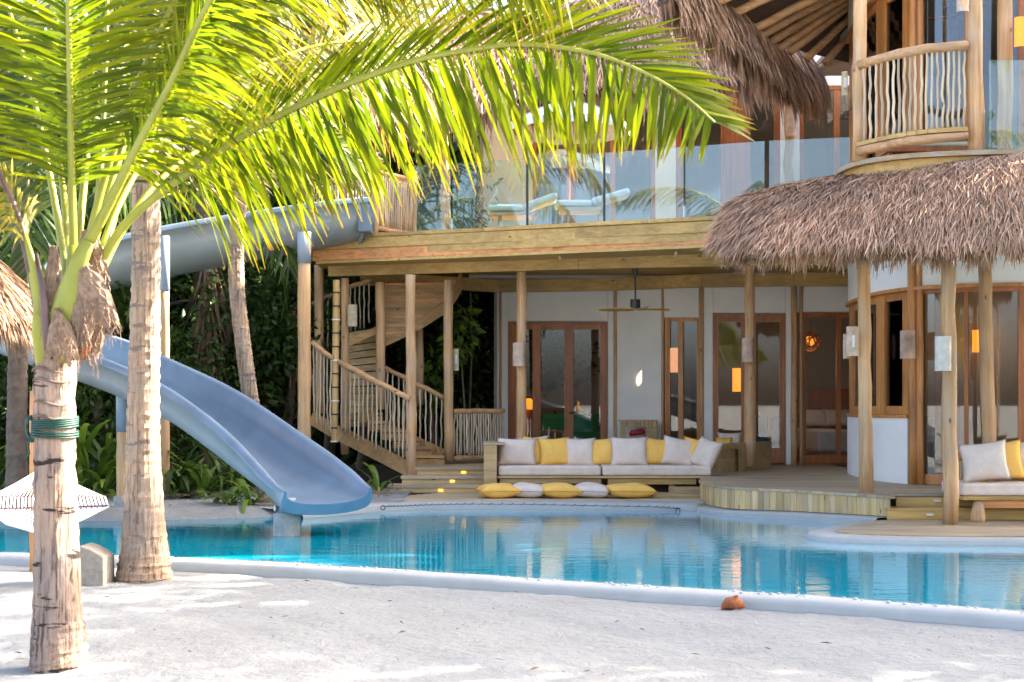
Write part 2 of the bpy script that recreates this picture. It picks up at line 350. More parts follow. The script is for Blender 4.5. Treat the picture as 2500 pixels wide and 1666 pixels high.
# ------------------------------------------------------------------ ground, pool, decks
ZW, ZLOW, ZUP, ZLAND, ZPLAT = .08, .20, .45, .56, .16
NEAR_UV = [(-500, 1338), (-60, 1350), (0, 1352), (285, 1360), (560, 1371), (840, 1386), (1250, 1413), (1670, 1440), (2070, 1465), (2500, 1499), (2900, 1532)]
near_edge = [G(u, v, ZW) for u, v in NEAR_UV]
near_edge = [(p.x, p.y) for p in near_edge]
def near_y(x): return interp(near_edge, x)
def nz(x, y, s, k=0.0):
    return math.sin(x*s*1.7+k)*math.cos(y*s*1.3-k*1.7)+.5*math.sin(x*s*3.1+y*s*2.3+k*2)+.3*math.cos(y*s*5.3-x*s*4.1+k*3)
def build_sand():
    xs = np.unique(np.concatenate([np.linspace(-3000, -40, 14), np.linspace(-40, -8, 12), np.arange(-8, 8.01, .085), np.linspace(8, 40, 12), np.linspace(40, 3000, 14)]))
    ys = np.unique(np.concatenate([np.linspace(-3000, -20, 14), np.linspace(-20, 6.5, 14), np.arange(6.5, 14.6, .085), np.linspace(14.6, 40, 12), np.linspace(40, 3000, 12)]))
    X, Y = np.meshgrid(xs, ys)
    def f(s, k): return np.sin(X*s*1.7+k)*np.cos(Y*s*1.3-k*1.7)+.5*np.sin(X*s*3.1+Y*s*2.3+k*2)+.3*np.cos(Y*s*5.3-X*s*4.1+k*3)
    Z = .012*f(.9, 1.0)+.007*f(3.1, 2.0)+.004*f(7.3, 4.0)+rng.normal(0, .0022, X.shape)
    Z = np.where((np.abs(X) < 9) & (Y < 16) & (Y > 5), Z, 0)
    ny = np.interp(X, [p[0] for p in near_edge], [p[1] for p in near_edge])
    Z = np.where(Y > ny-.35, np.minimum(Z, -.005), Z)           # settles at the foot of the pool rim
    Z = np.where(Y > ny+.05, -.25, Z)
    V = np.stack([X, Y, Z], -1).reshape(-1, 3); nx, ny_ = len(xs), len(ys)
    i = np.arange(nx*ny_).reshape(ny_, nx)
    F = np.stack([i[:-1, :-1], i[:-1, 1:], i[1:, 1:], i[1:, :-1]], -1).reshape(-1, 4)
    o = link('sand', np_mesh('sand', V, F), SAND, smooth=True); tag(o, kind='structure'); o['label'] = 'pale coral sand in front of the pool'
build_sand()

# pool water: one sheet from the near rim to under the decks; the shallow shelf shows pale
PLAT_OUT = [(9.5, 14.72), (6, 14.75), (4.5, 14.85), (3.75, 15.0), (3.38, 15.2), (3.24, 15.5), (3.3, 15.85), (3.75, 16.6), (4.4, 17.6), (4.85, 18.3)]
PLAT_IN = [(9.5, 15.02), (6, 15.05), (4.6, 15.15), (4.0, 15.28), (3.68, 15.45), (3.58, 15.65), (3.65, 15.95), (4.05, 16.65), (4.65, 17.6), (5.0, 18.25)]
NOSE = [(u, (EZ-interp([(1709, .515), (1830, .475), (1938, ZUP), (2170, ZUP)], u))*FPX/(v-HV)) for u, v in [(1709, 1163), (1722, 1168), (1740, 1173), (1768, 1179), (1800, 1184), (1830, 1187), (1885, 1192), (1938, 1196), (2000, 1200), (2050, 1203), (2100, 1206), (2170, 1211)]]
NOSE = [(PX(u, y), y) for u, y in NOSE]
FAR_COP = [(PX(u, y), y) for u, y in [(740, 18.45), (800, 18.8), (850, 19.1), (900, 19.45), (960, 19.75), (1050, 19.95), (1200, 20.0), (1400, 19.95), (1600, 19.85), (1690, 19.8), (1716, 20.0), (1730, 20.5)]]
def seg_dist(x, y, poly):
    best = 1e9
    for (a, b), (c, d) in zip(poly, poly[1:]):
        dx, dy = c-a, d-b; t = max(0, min(1, ((x-a)*dx+(y-b)*dy)/(dx*dx+dy*dy))); best = min(best, math.hypot(x-a-t*dx, y-b-t*dy))
    return best
def build_water():
    xs = np.unique(np.concatenate([np.linspace(-14, -4, 24), np.linspace(-4, 10, 70)])); n = 46; V = []; sh = []
    for x in xs:
        y0, y1 = near_y(x)+.01, 21.0
        for k in range(n):
            y = lerp(y0, y1, k/(n-1)); V.append((x, y, ZW)); s = 0
            if y > y0+1.5:
                d = min(seg_dist(x, y, PLAT_OUT), seg_dist(x, y, NOSE)-.2, seg_dist(x, y, FAR_COP[4:])+.35)
                s = max(0, min(1, (1.0-d)/.55))*.75
            if y < y0+.25: s = max(s, .55*(1-(y-y0)/.25))
            sh.append(s)
    i = np.arange(len(xs)*n).reshape(len(xs), n)
    F = np.stack([i[:-1, :-1], i[1:, :-1], i[1:, 1:], i[:-1, 1:]], -1).reshape(-1, 4)
    me = np_mesh('pool_water', V, F); a = me.attributes.new('shallow', 'FLOAT', 'POINT'); a.data.foreach_set('value', np.array(sh, dtype=np.float32))
    o = link('pool_water', me, WATER, smooth=True); tag(o, 'blue pool water mirroring the villa', kind='structure')
build_water()
def smooth_path(pts, n=6):
    out = []
    for i in range(len(pts)-1):
        p0, p1, p2, p3 = pts[max(i-1, 0)], pts[i], pts[i+1], pts[min(i+2, len(pts)-1)]
        for k in range(n):
            t = k/n
            out.append(tuple(.5*((2*b)+(-a+c)*t+(2*a-5*b+4*c-d)*t*t+(-a+3*b-3*c+d)*t**3) for a, b, c, d in zip(p0, p1, p2, p3)))
    out.append(tuple(pts[-1])); return out
def sweep_profile(path, prof, side=1):
    """path in plan (x, y[, z offset]); prof = [(outward offset, z)]"""
    m = MB(); k = len(prof); n = len(path)
    for i, p in enumerate(path):
        a, c = path[max(i-1, 0)], path[min(i+1, n-1)]; dx, dy = c[0]-a[0], c[1]-a[1]; L = math.hypot(dx, dy) or 1
        nx, ny = dy/L*side, -dx/L*side; zo = p[2] if len(p) > 2 else 0
        for o, z in prof: m.v.append(Vector((p[0]+nx*o, p[1]+ny*o, z+zo)))
    for i in range(n-1):
        for j in range(k-1): m.f.append((i*k+j, (i+1)*k+j, (i+1)*k+j+1, i*k+j+1))
    return m
pool = thing('pool_rim', 'white stucco rim around the swimming pool', 'pool rim', (0, 12, 0)); pool['kind'] = 'structure'
del pool['category']
ne = smooth_path(near_edge, 8)
ne = [(x, y, .004*nz(x, y, 3)) for x, y in ne]
sweep_profile(ne, [(-.10, -.2), (-.03, .082), (0, .094), (.10, .096), (.17, .090), (.205, .07), (.215, .04), (.22, -.12)]).build('near_rim', STUCCO, pool, smooth=True)
fc = smooth_path(FAR_COP, 6)
sweep_profile(fc, [(.02, -.05), (0, .10), (-.03, .16), (-.07, .18), (-1.2, .185), (-1.2, -.05)]).build('far_coping', STUCCO, pool, smooth=False)
po = smooth_path(PLAT_OUT, 6)
m = sweep_profile(po, [(.0, -.05), (0, .10), (-.01, .135), (-.04, .15)], side=-1)
pin = smooth_path(PLAT_IN, 6); a0 = len(m.v)
m.v += [Vector((p[0], p[1], .15)) for p in po]
for i, p in enumerate(po):
    d = Vector((pin[i][0]-p[0], pin[i][1]-p[1], 0)); d.normalize(); m.v[a0+i] = Vector((p[0], p[1], .15))+d*.04
b0 = len(m.v); m.v += [Vector((p[0], p[1], .15)) for p in pin]
for i in range(len(po)-1): m.f.append((a0+i, a0+i+1, b0+i+1, b0+i))
m.build('platform_coping', STUCCO, pool)
noz = smooth_path(NOSE, 4)
def nose_bottom(t): return lerp(.13, .20, t)
m = MB(); n = len(noz)
for i, p in enumerate(noz):
    a, c = noz[max(i-1, 0)], noz[min(i+1, n-1)]; dx, dy = c[0]-a[0], c[1]-a[1]; L = math.hypot(dx, dy); nx, ny = dy/L, -dx/L
    z = nose_bottom(i/(n-1))
    for o, zz in ((.22, -.05), (.22, z-.035), (.19, z-.01), (-.3, z-.008)): m.v.append(Vector((p[0]+nx*o, p[1]+ny*o, zz)))
for i in range(n-1):
    for j in range(3): m.f.append((i*4+j, (i+1)*4+j, (i+1)*4+j+1, i*4+j+1))
m.build('deck_coping', STUCCO, pool)
m = MB()   # little knobs of shell and foam along the near rim
for k in range(150):
    x = random.uniform(-4.5, 5.2); y = near_y(x)-random.uniform(.03, .12); r = random.uniform(.006, .016)
    m.tube([(x, y, .088), (x, y, .094+r*.7), (x, y, .096+r)], [r*1.5, r*1.2, r*.3], 6)
tag(m.build('shell_grit', STUCCO, pool, smooth=True), kind='stuff')

# sand bank and leaf litter behind the pool on the left
def bank(name, mat, front, back, z0, z1, nseg=40, amp=.012):
    V = []; k = 14
    for i in range(nseg+1):
        t = i/nseg; x = lerp(-16, -1.55, t); yf = interp(front, x); yb = interp(back, x)
        for j in range(k):
            s = j/(k-1); y = lerp(yf, yb, s); z = lerp(-.08, z0, min(1, s*9)) if s < .12 else lerp(z0, z1, s)
            V.append((x, y, z+(amp*nz(x, y, 2.2)*.5 if s > .1 else 0)))
    i = np.arange((nseg+1)*k).reshape(nseg+1, k); F = np.stack([i[:-1, :-1], i[1:, :-1], i[1:, 1:], i[:-1, 1:]], -1).reshape(-1, 4)
    return tag(link(name, np_mesh(name, V, F), mat, smooth=True), kind='structure')
BF = [(PX(u, y), y) for u, y in [(-600, 16.8), (0, 17.5), (285, 17.75), (560, 18.2), (700, 18.6), (840, 19.1), (910, 19.6)]]
bank('sand_bank', SAND, BF, [(-16, 22.5), (-1.5, 22.5)], .185, .235)
LIT_F = [(PX(u, y), y) for u, y in [(-600, 20.0), (0, 20.4), (300, 20.2), (420, 20.1), (600, 20.5), (700, 21.0), (800, 21.2), (900, 21.4)]]
bank('leaf_litter', SOIL, LIT_F, [(-16, 60), (-1.5, 60)], .25, .33, amp=.05)
# twigs and leaf scraps on the sand
def scraps(name, n, region, zf, mat, smin, smax, kind='stuff', parent=None):
    m = MB()
    for k in range(n):
        x, y = region(); L = random.uniform(smin, smax); a = random.uniform(0, math.pi); w = L*random.uniform(.05, .3) if L < .03 else .0035; z = zf(x, y)
        dx, dy = math.cos(a)*L/2, math.sin(a)*L/2; nx, ny = -math.sin(a)*w/2, math.cos(a)*w/2; c = random.uniform(0, .35)*L
        b = len(m.v); m.v += [Vector((x-dx, y-dy, z+.003)), Vector((x+nx, y+ny, z+.004+c*.5)), Vector((x+dx, y+dy, z+.003+c*.3)), Vector((x-nx, y-ny, z+.004))]
        m.f.append((b, b+1, b+2, b+3))
    o = m.build(name, mat, parent); o['kind'] = kind; return o
SCRAP = plain('dry_leaf_scrap', (.14, .09, .06), .9, var=.5, scale=3)
def reg1():
    while True:
        y = random.uniform(7.6, 12.5); x = random.uniform(-.37, .37)*y
        if y < near_y(x)-.25: return x, y
scraps('leaf_scraps', 1500, reg1, lambda x, y: .012*(nz(x, y, .9, 1.0))+.007*nz(x, y, 3.1, 2.0)+.006, SCRAP, .005, .018)['label'] = 'tiny dry leaf scraps scattered on the white sand'
scraps('sand_twigs', 90, reg1, lambda x, y: .012*(nz(x, y, .9, 1.0))+.007*nz(x, y, 3.1, 2.0)+.008, SCRAP, .03, .10)['label'] = 'thin brown twigs lying on the white sand'
scraps('litter_leaves', 900, lambda: (random.uniform(-9, -1.7), random.uniform(19.9, 22.5)), lambda x, y: .27, MATS['palm_fibre'], .06, .25)['label'] = 'fallen brown leaves under the jungle edge'

# decks: every board is a child of its deck
def deck(name, label): return tag(thing(name, label, 'deck'), kind='structure')
def plank(parent, quad, z, th, mat, name='plank'): return MB().prism(quad, z-th, z).build(name, mat, parent)
lower = deck('lower_deck', 'weathered board deck under the floor pillows'); del lower['category']
for k in range(12):
    y0 = 20.42+k*.145; y1 = y0+.139; xl = PX(885, 20.4)+.10*k
    plank(lower, [(xl, y0), (3.0, y0), (3.0, y1), (xl, y1)], ZLOW, .03, W_DECK)
MB().box(PX(890, 20.4), 3.0, 20.44, 20.5, .03, ZLOW-.032).build('edge_board', W_DECK, lower)
upper = deck('upper_deck', 'curved raised board deck in front of the villa doors'); del upper['category']
# left boundary of the raised deck for every y
LB = sorted([(y, x) for x, y in noz]+[(22.6, 3.05), (23.2, 3.2), (28, 3.2)])
LB = [(y, x) for y, x in LB]
ymin = NOSE[-1][1]
k = 0; y0 = ymin
while y0 < 27:
    y1 = min(y0+.142, 27); a, b = interp(LB, y0), interp(LB, y1-.005); xr = 6.4 if y0 < 18.2 else 5.9
    xr = 9.5 if 17.6 < y0 < 18.6 else xr
    if y0 < 17.6: xr = PX(2186, y0)
    plank(upper, [(a-.02, y0), (xr, y0), (xr, y1-.005), (b-.02, y1-.005)], ZUP, .035, W_DECK); y0 = y1
# upright kerb boards round the nose
cum = [0]
for p, q in zip(noz, noz[1:]): cum.append(cum[-1]+math.hypot(q[0]-p[0], q[1]-p[1]))
def at_len(s):
    for i in range(len(cum)-1):
        if s <= cum[i+1]+1e-9:
            t = (s-cum[i])/(cum[i+1]-cum[i]); return Vector((lerp(noz[i][0], noz[i+1][0], t), lerp(noz[i][1], noz[i+1][1], t), 0))
    return Vector((*noz[-1], 0))
nb = 44; tot = cum[-1]
for k in range(nb):
    s0, s1 = tot*k/nb, tot*(k+1)/nb-.004; a, b = at_len(s0), at_len(s1); d = (b-a).normalized(); nrm = Vector((d.y, -d.x, 0))
    z = nose_bottom((s0+s1)/2/tot); pr = random.uniform(0, .004); q = [a+nrm*pr, b+nrm*pr, b-nrm*.03, a-nrm*.03]
    MB().prism(q, z, ZUP-.038).build('kerb_board', W_FASC, upper)
nose_step = deck('side_step', 'pale timber step beside the floor pillows'); nose_step['kind'] = 'structure'; del nose_step['category']
MB().box(PX(1645, 21.2), 2.92, 21.2, 21.9, ZLOW+.02, .30).build('step_block', W_SOFA, nose_step)
MB().box(PX(1590, 20.9), 2.9, 20.75, 21.2, ZLOW+.002, .25).build('step_block', W_SOFA, nose_step)

plat = deck('pool_platform', 'low board platform by the pool under the right sofa'); del plat['category']
k = 0; y0 = 15.03
def plat_left(y):
    c = [(p[1], p[0]) for p in pin if p[1] >= 15.62]; c2 = [(p[1], p[0]) for p in pin if p[1] < 15.66][::-1]
    c2 = sorted(c2); c = sorted(c)
    return interp(c2, y) if y < 15.64 else interp(c, y)
while y0 < 17.3:
    y1 = min(y0+.142, 17.3); a, b = max(plat_left(y0), 3.55), max(plat_left(y1), 3.55)
    plank(plat, [(a, y0), (9.5, y0), (9.5, y1-.005), (b, y1-.005)], ZPLAT, .05, W_DECK); y0 = y1
pst = thing('deck_steps', 'two timber steps from the pool platform to the raised deck', 'steps', (6, 17.4, ZPLAT))
xs0 = PX(2166, 17.25)
MB().box(xs0, 9.5, 17.25, 17.29, ZPLAT+.003, .272).build('riser', W_PINE, pst); MB().box(xs0-.01, 9.5, 17.23, 17.62, .274, .30).build('tread', W_PINE, pst)
MB().box(PX(2188, 17.6), 9.5, 17.60, 17.64, .302, ZUP-.04).build('riser', W_PINE, pst)
for u, y, z in ((2271, 17.22, .225), (2290, 17.57, .37)):
    MB().box(PX(u-8, y), PX(u+8, y), y, y+.05, z-.012, z+.012).build('step_lamp', plain('step_lamp_off', (.75, .72, .68), .4) if 'step_lamp_off' not in MATS else MATS['step_lamp_off'], pst)

# entrance steps on the left
est = thing('entrance_steps', 'broad timber steps with small glowing lamps beside the sofa arm', 'steps', (-1, 22.2, ZLOW))
xr = PX(1181, 21.9)
for i, (ul, y, z) in enumerate(((946, 21.9, .32), (978, 22.3, .44), (1005, 22.7, .56))):
    x0 = PX(ul, y); zb = (ZLOW, .32, .44)[i]
    MB().box(x0+.02, xr+.5, y+.03, y+.06, zb+.002, z-.042).build('riser', W_SOFA, est)
    MB().box(x0, xr+.5, y, y+.21, z-.04, z).build('tread', W_DECK, est); MB().box(x0, xr+.5, y+.215, y+.46, z-.04, z).build('tread', W_DECK, est)
    MB().box(x0+.02, x0+.05, y+.07, y+.45, zb+.002, z-.042).build('side_board', W_SOFA, est)
    ul2 = (1076, 1104, 1132)[i]; zc = (zb+z-.04)/2
    MB().box(PX(ul2-5.5, y), PX(ul2+5.5, y), y+.018, y+.04, zc-.018, zc+.018).build('step_lamp', STEPLIT, est)
land = deck('landing_deck', 'board landing at the foot of the stairs'); del land['category']
for k in range(16):
    y0 = 23.17+k*.16; plank(land, [(PX(1015, 23), y0), (3.15, y0), (3.15, y0+.154), (PX(1015, 23), y0+.154)], ZLAND, .04, W_DECK)
# rope along the far coping with its hooks
rp = thing('pool_rope', 'dark rope with small hooks along the far pool coping', 'rope', (0, 19.9, .1))
rpts = [(PX(u, y), y, PZ(v, y)) for u, v, y in [(935, 1237, 19.5), (975, 1236, 19.68), (1050, 1233, 19.86), (1150, 1231, 19.9), (1300, 1232, 19.87), (1450, 1235, 19.83), (1600, 1238, 19.8), (1660, 1243, 19.75)]]
rpts = smooth_path(rpts, 6)
MB().tube(rpts, .005, 6).build('rope', ROPE_D, rp)
for k in range(2, len(rpts)-1):
    p = Vector(rpts[k]); MB().tube([p+Vector((.04, .01, .018)), p+Vector((.0, -.006, .0)), p+Vector((-.02, .0, -.012))], .0045, 5).build('hook', ROPE_D, rp)
for u, v, y in ((935, 1240, 19.45), (1655, 1246, 19.7)):
    p = P(u, v, y); MB().tube([p+Vector((.03*math.cos(a), 0, .03*math.sin(a))) for a in np.linspace(0, 6.28, 12)], .007, 6).build('cleat', DARK, rp)
hk = thing('coconut_husk', 'broken brown coconut husk lying against the pool rim', 'coconut husk', (PX(1792, 10.75), 10.72, .0))
x0, y0 = hk.location.x, 10.74
m = MB(); m.tube([(x0-.14, y0, .02), (x0-.12, y0, .04), (x0-.07, y0, .065), (x0-.01, y0-.01, .08), (x0+.05, y0, .07), (x0+.10, y0+.01, .05), (x0+.145, y0, .025)], [.012, .045, .07, .085, .078, .05, .01], 12)
for v in m.v: v.z = max(.0, v.z)+.012*math.sin(v.x*60)+.008*math.cos(v.x*131+v.y*50)
m.build('shell', HUSK, hk, smooth=True)
m = MB(); m.tube([(x0+.0, y0-.02, .12), (x0+.03, y0-.02, .16), (x0+.06, y0-.02, .175)], [.03, .025, .006], 8, squash=.5); m.build('husk_flap', HUSK, hk)
hk.scale = (.62, .62, .62); hk.location.y = 10.78
# ------------------------------------------------------------------ villa
villa = thing('villa', 'white plastered two storey beach villa with thatched roofs and timber terrace', 'villa', (3, 26, 0))
WY = [(1100, 27.6), (1215, 27.5), (1503, 27.0), (1617, 26.7), (1713, 26.4), (1937, 26.1), (2110, 26.1)]
def wy(u): return interp(WY, u)
def wbox(u0, u1, v0, v1, front, th, mat, name, parent, yf=None, bevel=0, nseg=1):
    """board or panel lying in the curved wall: front = how far it stands out, th = thickness"""
    m = MB(); yf = yf or wy; n = nseg+1
    for k in range(n):
        u = lerp(u0, u1, k/nseg); y = yf(u)-front
        m.v += [P(u, v1, y), P(u, v0, y), P(u, v0, y)+Vector((0, th, 0)), P(u, v1, y)+Vector((0, th, 0))]
    for k in range(nseg):
        for j in range(4): m.f.append((k*4+j, k*4+(j+1) % 4, k*4+4+(j+1) % 4, k*4+4+j)[::-1])
    m.f.append((3, 2, 1, 0)[::-1]); m.f.append(tuple(nseg*4+j for j in (0, 1, 2, 3))[::-1])
    return m.build(name, mat, parent, bevel=bevel)
wall = thing('x', None, None); bpy.data.objects.remove(wall)
def zrow(z, u): return HV-(z-EZ)*FPX/wy(u)
BOT = 1135
# plaster panels: (u0, u1, v0, v1)
for p in [(1213, 1240, 690, BOT), (1240, 1484, 690, 785), (1484, 1500, 690, BOT), (1503, 1616, 685, BOT), (1619, 1709, 672, 776), (1715, 1741, 660, BOT), (1741, 1919, 660, 765), (1919, 1934, 660, BOT), (1942, 2085, 655, 762)]:
    wbox(*p, 0, .16, PLASTER, 'wall_panel', villa, nseg=3, bevel=.02)
# half-round poles between the panels
for u, w in ((1222, 7), (1502, 9), (1617.5, 6), (1712, 12), (1938, 15), (1956, 9)):
    y = wy(u)-.01; r = w/2*y/FPX
    MB().log(P(u, 690, y), P(u, 1140, y), r, r*1.05, 8, seed=int(u), wob=.006).build('wall_pole', W_POST, villa, smooth=True)
def frame_door(name, u0, u1, v0, v1, panes, stiles, mat, rail=22, jamb=8, yf=None, handle=None, parent=villa, front=-.03):
    """door > frame, stile, rail, pane, handle; panes = [(u0,u1)]"""
    yf = yf or wy; d = MB()
    def q(m, a, b, c, e, fr, th):
        ya, yb = yf(a)-fr, yf(b)-fr; z = [P(a, e, ya), P(b, e, yb), P(b, c, yb), P(a, c, ya)]
        m.hexa([p+Vector((0, th, 0)) for p in z][::-1], z[::-1])
    q(d, u0, u1, v0, v0+jamb, front+.02, .14); q(d, u0, u0+jamb, v0+jamb, v1, front+.02, .14); q(d, u1-jamb, u1, v0+jamb, v1, front+.02, .14)
    o = d.build(name, mat, parent)
    top, bot = v0+jamb+rail*.5, v1-rail*1.4
    for a, b in panes:
        m = MB(); q(m, a, b, v0+jamb, top, front, .05); m.build('rail', mat, o); m = MB(); q(m, a, b, bot, v1, front, .05); m.build('rail', mat, o)
        m = MB(); q(m, a, b, top, bot, front-.02, .012); m.build('pane', GLASS, o)
    for a, b in stiles:
        m = MB(); q(m, a, b, v0+jamb, v1, front+.006, .062); m.build('stile', mat, o)
    if handle:
        u, v = handle; y = yf(u)-front-.02
        MB().tube([P(u, v, y+.0), P(u, v, y-.07), P(u+9, v, y-.07)], .012, 8).build('handle', DARK, o)
    return o
frame_door('glass_door', 1240, 1483, 786, BOT, [(1263, 1300), (1320, 1378), (1400, 1466)], [(1248, 1263), (1300, 1320), (1378, 1400), (1466, 1476)], W_FRAME, handle=(1392, 1008))
frame_door('window', 1623, 1708, 774, BOT, [(1636, 1656), (1668, 1704)], [(1629, 1636), (1656, 1668)], W_FRAME2, rail=10, jamb=6)
frame_door('glass_door', 1741, 1918, 766, BOT-4, [(1754, 1810), (1846, 1904)], [(1748, 1754), (1810, 1846), (1904, 1912)], W_FRAME, rail=26)
frame_door('glass_door', 1958, 2086, 763, BOT-4, [(1968, 2042), (2053, 2080)], [(1964, 1968), (2042, 2053)], W_FRAME, rail=14, jamb=6)
# low band behind the sofa and under the glass
# leaf-shaped lit niche in the plaster
m = MB(); c = []
for k in range(20):
    a = 2*math.pi*k/20; x, y = math.cos(a)*10*abs(math.cos(a))**.15, math.sin(a)*22*(1-.25*abs(math.cos(a)))
    c.append(P(1565+x+y*-.35, 921+y, wy(1565)-.006))
m.poly(c); t = thing('wall_niche_lamp', 'small leaf shaped glowing niche in the white wall above the extinguisher box', 'wall lamp', P(1565, 945, wy(1565))); m.build('lamp_face', NICHE, t)
# ceiling of the veranda, beams under the terrace
def tl(u): return interp([(740, 24.1), (1780, 21.4), (2000, 20.9)], u)     # terrace front edge
def tboard(u0, u1, z0, z1, back, th, mat, name, yfun=tl):
    ya, yb = yfun(u0)+back, yfun(u1)+back; xa, xb = PX(u0, yfun(u0)), PX(u1, yfun(u1))
    return MB().hexa([(xa, ya, z0), (xb, yb, z0), (xb, yb+th, z0), (xa, ya+th, z0)], [(xa, ya, z1), (xb, yb, z1), (xb, yb+th, z1), (xa, ya+th, z1)]).build(name, mat, villa, bevel=.006)
tboard(772, 1350, 4.175, 4.35, 0, .05, W_PINE, 'fascia_board'); tboard(1350.6, 2010, 4.175, 4.35, .002, .05, W_PINE, 'fascia_board')
tboard(762, 1350, 3.995, 4.17, .03, .05, W_ORANGE, 'fascia_board'); tboard(1350.5, 2010, 3.995, 4.17, .033, .05, W_ORANGE, 'fascia_board')
tboard(780, 1180, 4.354, 4.415, -.03, .16, W_PINE, 'cap_board'); tboard(1180.5, 1580, 4.356, 4.417, -.03, .16, W_PINE, 'cap_board'); tboard(1580.6, 2010, 4.354, 4.415, -.03, .16, W_PINE, 'cap_board')
tboard(770, 2000, 3.94, 3.99, .03, .9, W_PINE, 'soffit_board')
def bl(u): return interp([(795, 24.5), (1540, 22.9), (1800, 22.5), (2100, 22.2)], u)
tboard(801, 1412, 3.77, 4.06, 0, .12, W_PINE, 'beam', bl); tboard(1412.5, 2060, 3.77, 4.06, .004, .12, W_PINE, 'beam', bl)
def bl2(u): return interp([(880, 25.4), (1215, 27.0), (1235, 27.0), (1500, 26.6), (1617, 26.2), (1712, 25.85), (1937, 25.6), (2100, 25.6)], u)
us = [880, 1218, 1508, 1618, 1713, 1937, 2100]
for a, b in zip(us, us[1:]): tboard(a, b-.5, 3.70, 3.94, 0, .10, W_PINE, 'beam', bl2)
# terrace floor slab and boards
m = MB(); ya, yb = tl(772), tl(2010)
m.hexa([(PX(772, ya), ya+.06, 4.06), (PX(2010, yb), yb+.06, 4.06), (PX(2010, 29), 29.5, 4.06), (PX(900, 29), 29.5, 4.06)], [(PX(772, ya), ya+.06, 4.34), (PX(2010, yb), yb+.06, 4.34), (PX(2010, 29), 29.5, 4.34), (PX(900, 29), 29.5, 4.34)])
m.build('terrace_floor', W_PINE, villa)
m = MB(); m.box(-.8, 9, 24.2, 34, 4.0, 4.05); m.build('veranda_ceiling', W_PINE, villa)
# veranda posts
def post(u, vt, vb, y, r, name='post', mat=None, par=None, seed=None, r0=None, lean=0):
    return MB().log(P(u+lean, vb, y), P(u, vt, y), r0 or r*1.08, r, 12, 9, .010, seed or int(u)).build(name, mat or W_POST, par or villa, smooth=True)
post(1273, 664, 1140, 23.6, .082); post(1830, 610, 1140, 23.9, .082, r0=.095)
MB().log((PX(2115, 18), 18, ZUP), (PX(2107, 18), 18, 3.45), .092, .078, 12, 9, .012, 21).build('post', W_POST, villa, smooth=True)
MB().log((PX(2320, 16.64), 16.64, ZPLAT), (PX(2314, 16.64), 16.64, 3.4), .093, .083, 12, 9, .014, 22).build('post', W_POST, villa, smooth=True)
MB().log((PX(2418, 18.4), 18.4, ZUP), (PX(2402, 18.4), 18.4, 3.5), .096, .082, 12, 9, .012, 23).build('post', W_POST, villa, smooth=True)

# the rounded bay, ground floor and upper floor
BAY = smooth_path([(6.5, 26.2), (5.95, 24.6), (5.52, 23.2), (5.37, 21.95), (5.34, 21.0), (5.44, 20.3), (5.66, 19.75), (6.1, 19.4), (6.7, 19.2), (7.6, 19.05), (9.5, 18.9)], 5)
def bay_sub(ua, ub):
    """stretch of the bay wall between two picture columns, as plan points"""
    out = []
    for (x0, y0), (x1, y1) in zip(BAY, BAY[1:]):
        if y0 > 23.3: continue
        u0, u1 = 1250+x0*FPX/y0, 1250+x1*FPX/y1
        if u1 < ua or u0 > ub or u1 <= u0: continue
        for t in (max(0, (ua-u0)/(u1-u0)), min(1, (ub-u0)/(u1-u0))):
            p = (lerp(x0, x1, t), lerp(y0, y1, t))
            if not out or math.hypot(p[0]-out[-1][0], p[1]-out[-1][1]) > 1e-4: out.append(p)
    return out
def bay_wall(path, z0, z1, front, th, mat, name, parent=villa, smooth=False):
    m = MB(); n = len(path); rows = []
    for i, p in enumerate(path):
        a, c = path[max(i-1, 0)], path[min(i+1, n-1)]; d = Vector((c[0]-a[0], c[1]-a[1], 0)).normalized(); nr = Vector((d.y, -d.x, 0))
        rows.append((Vector((p[0], p[1], 0))+nr*front, Vector((p[0], p[1], 0))+nr*(front-th)))
    for (a, b), (c, d) in zip(rows, rows[1:]):
        z = lambda p, h: Vector((p.x, p.y, h))
        m.hexa([z(a, z0), z(c, z0), z(d, z0), z(b, z0)], [z(a, z1), z(c, z1), z(d, z1), z(b, z1)])
    bmesh_clean = m.build(name, mat, parent, smooth); return bmesh_clean
side = [p for p in BAY if p[1] > 22.9]
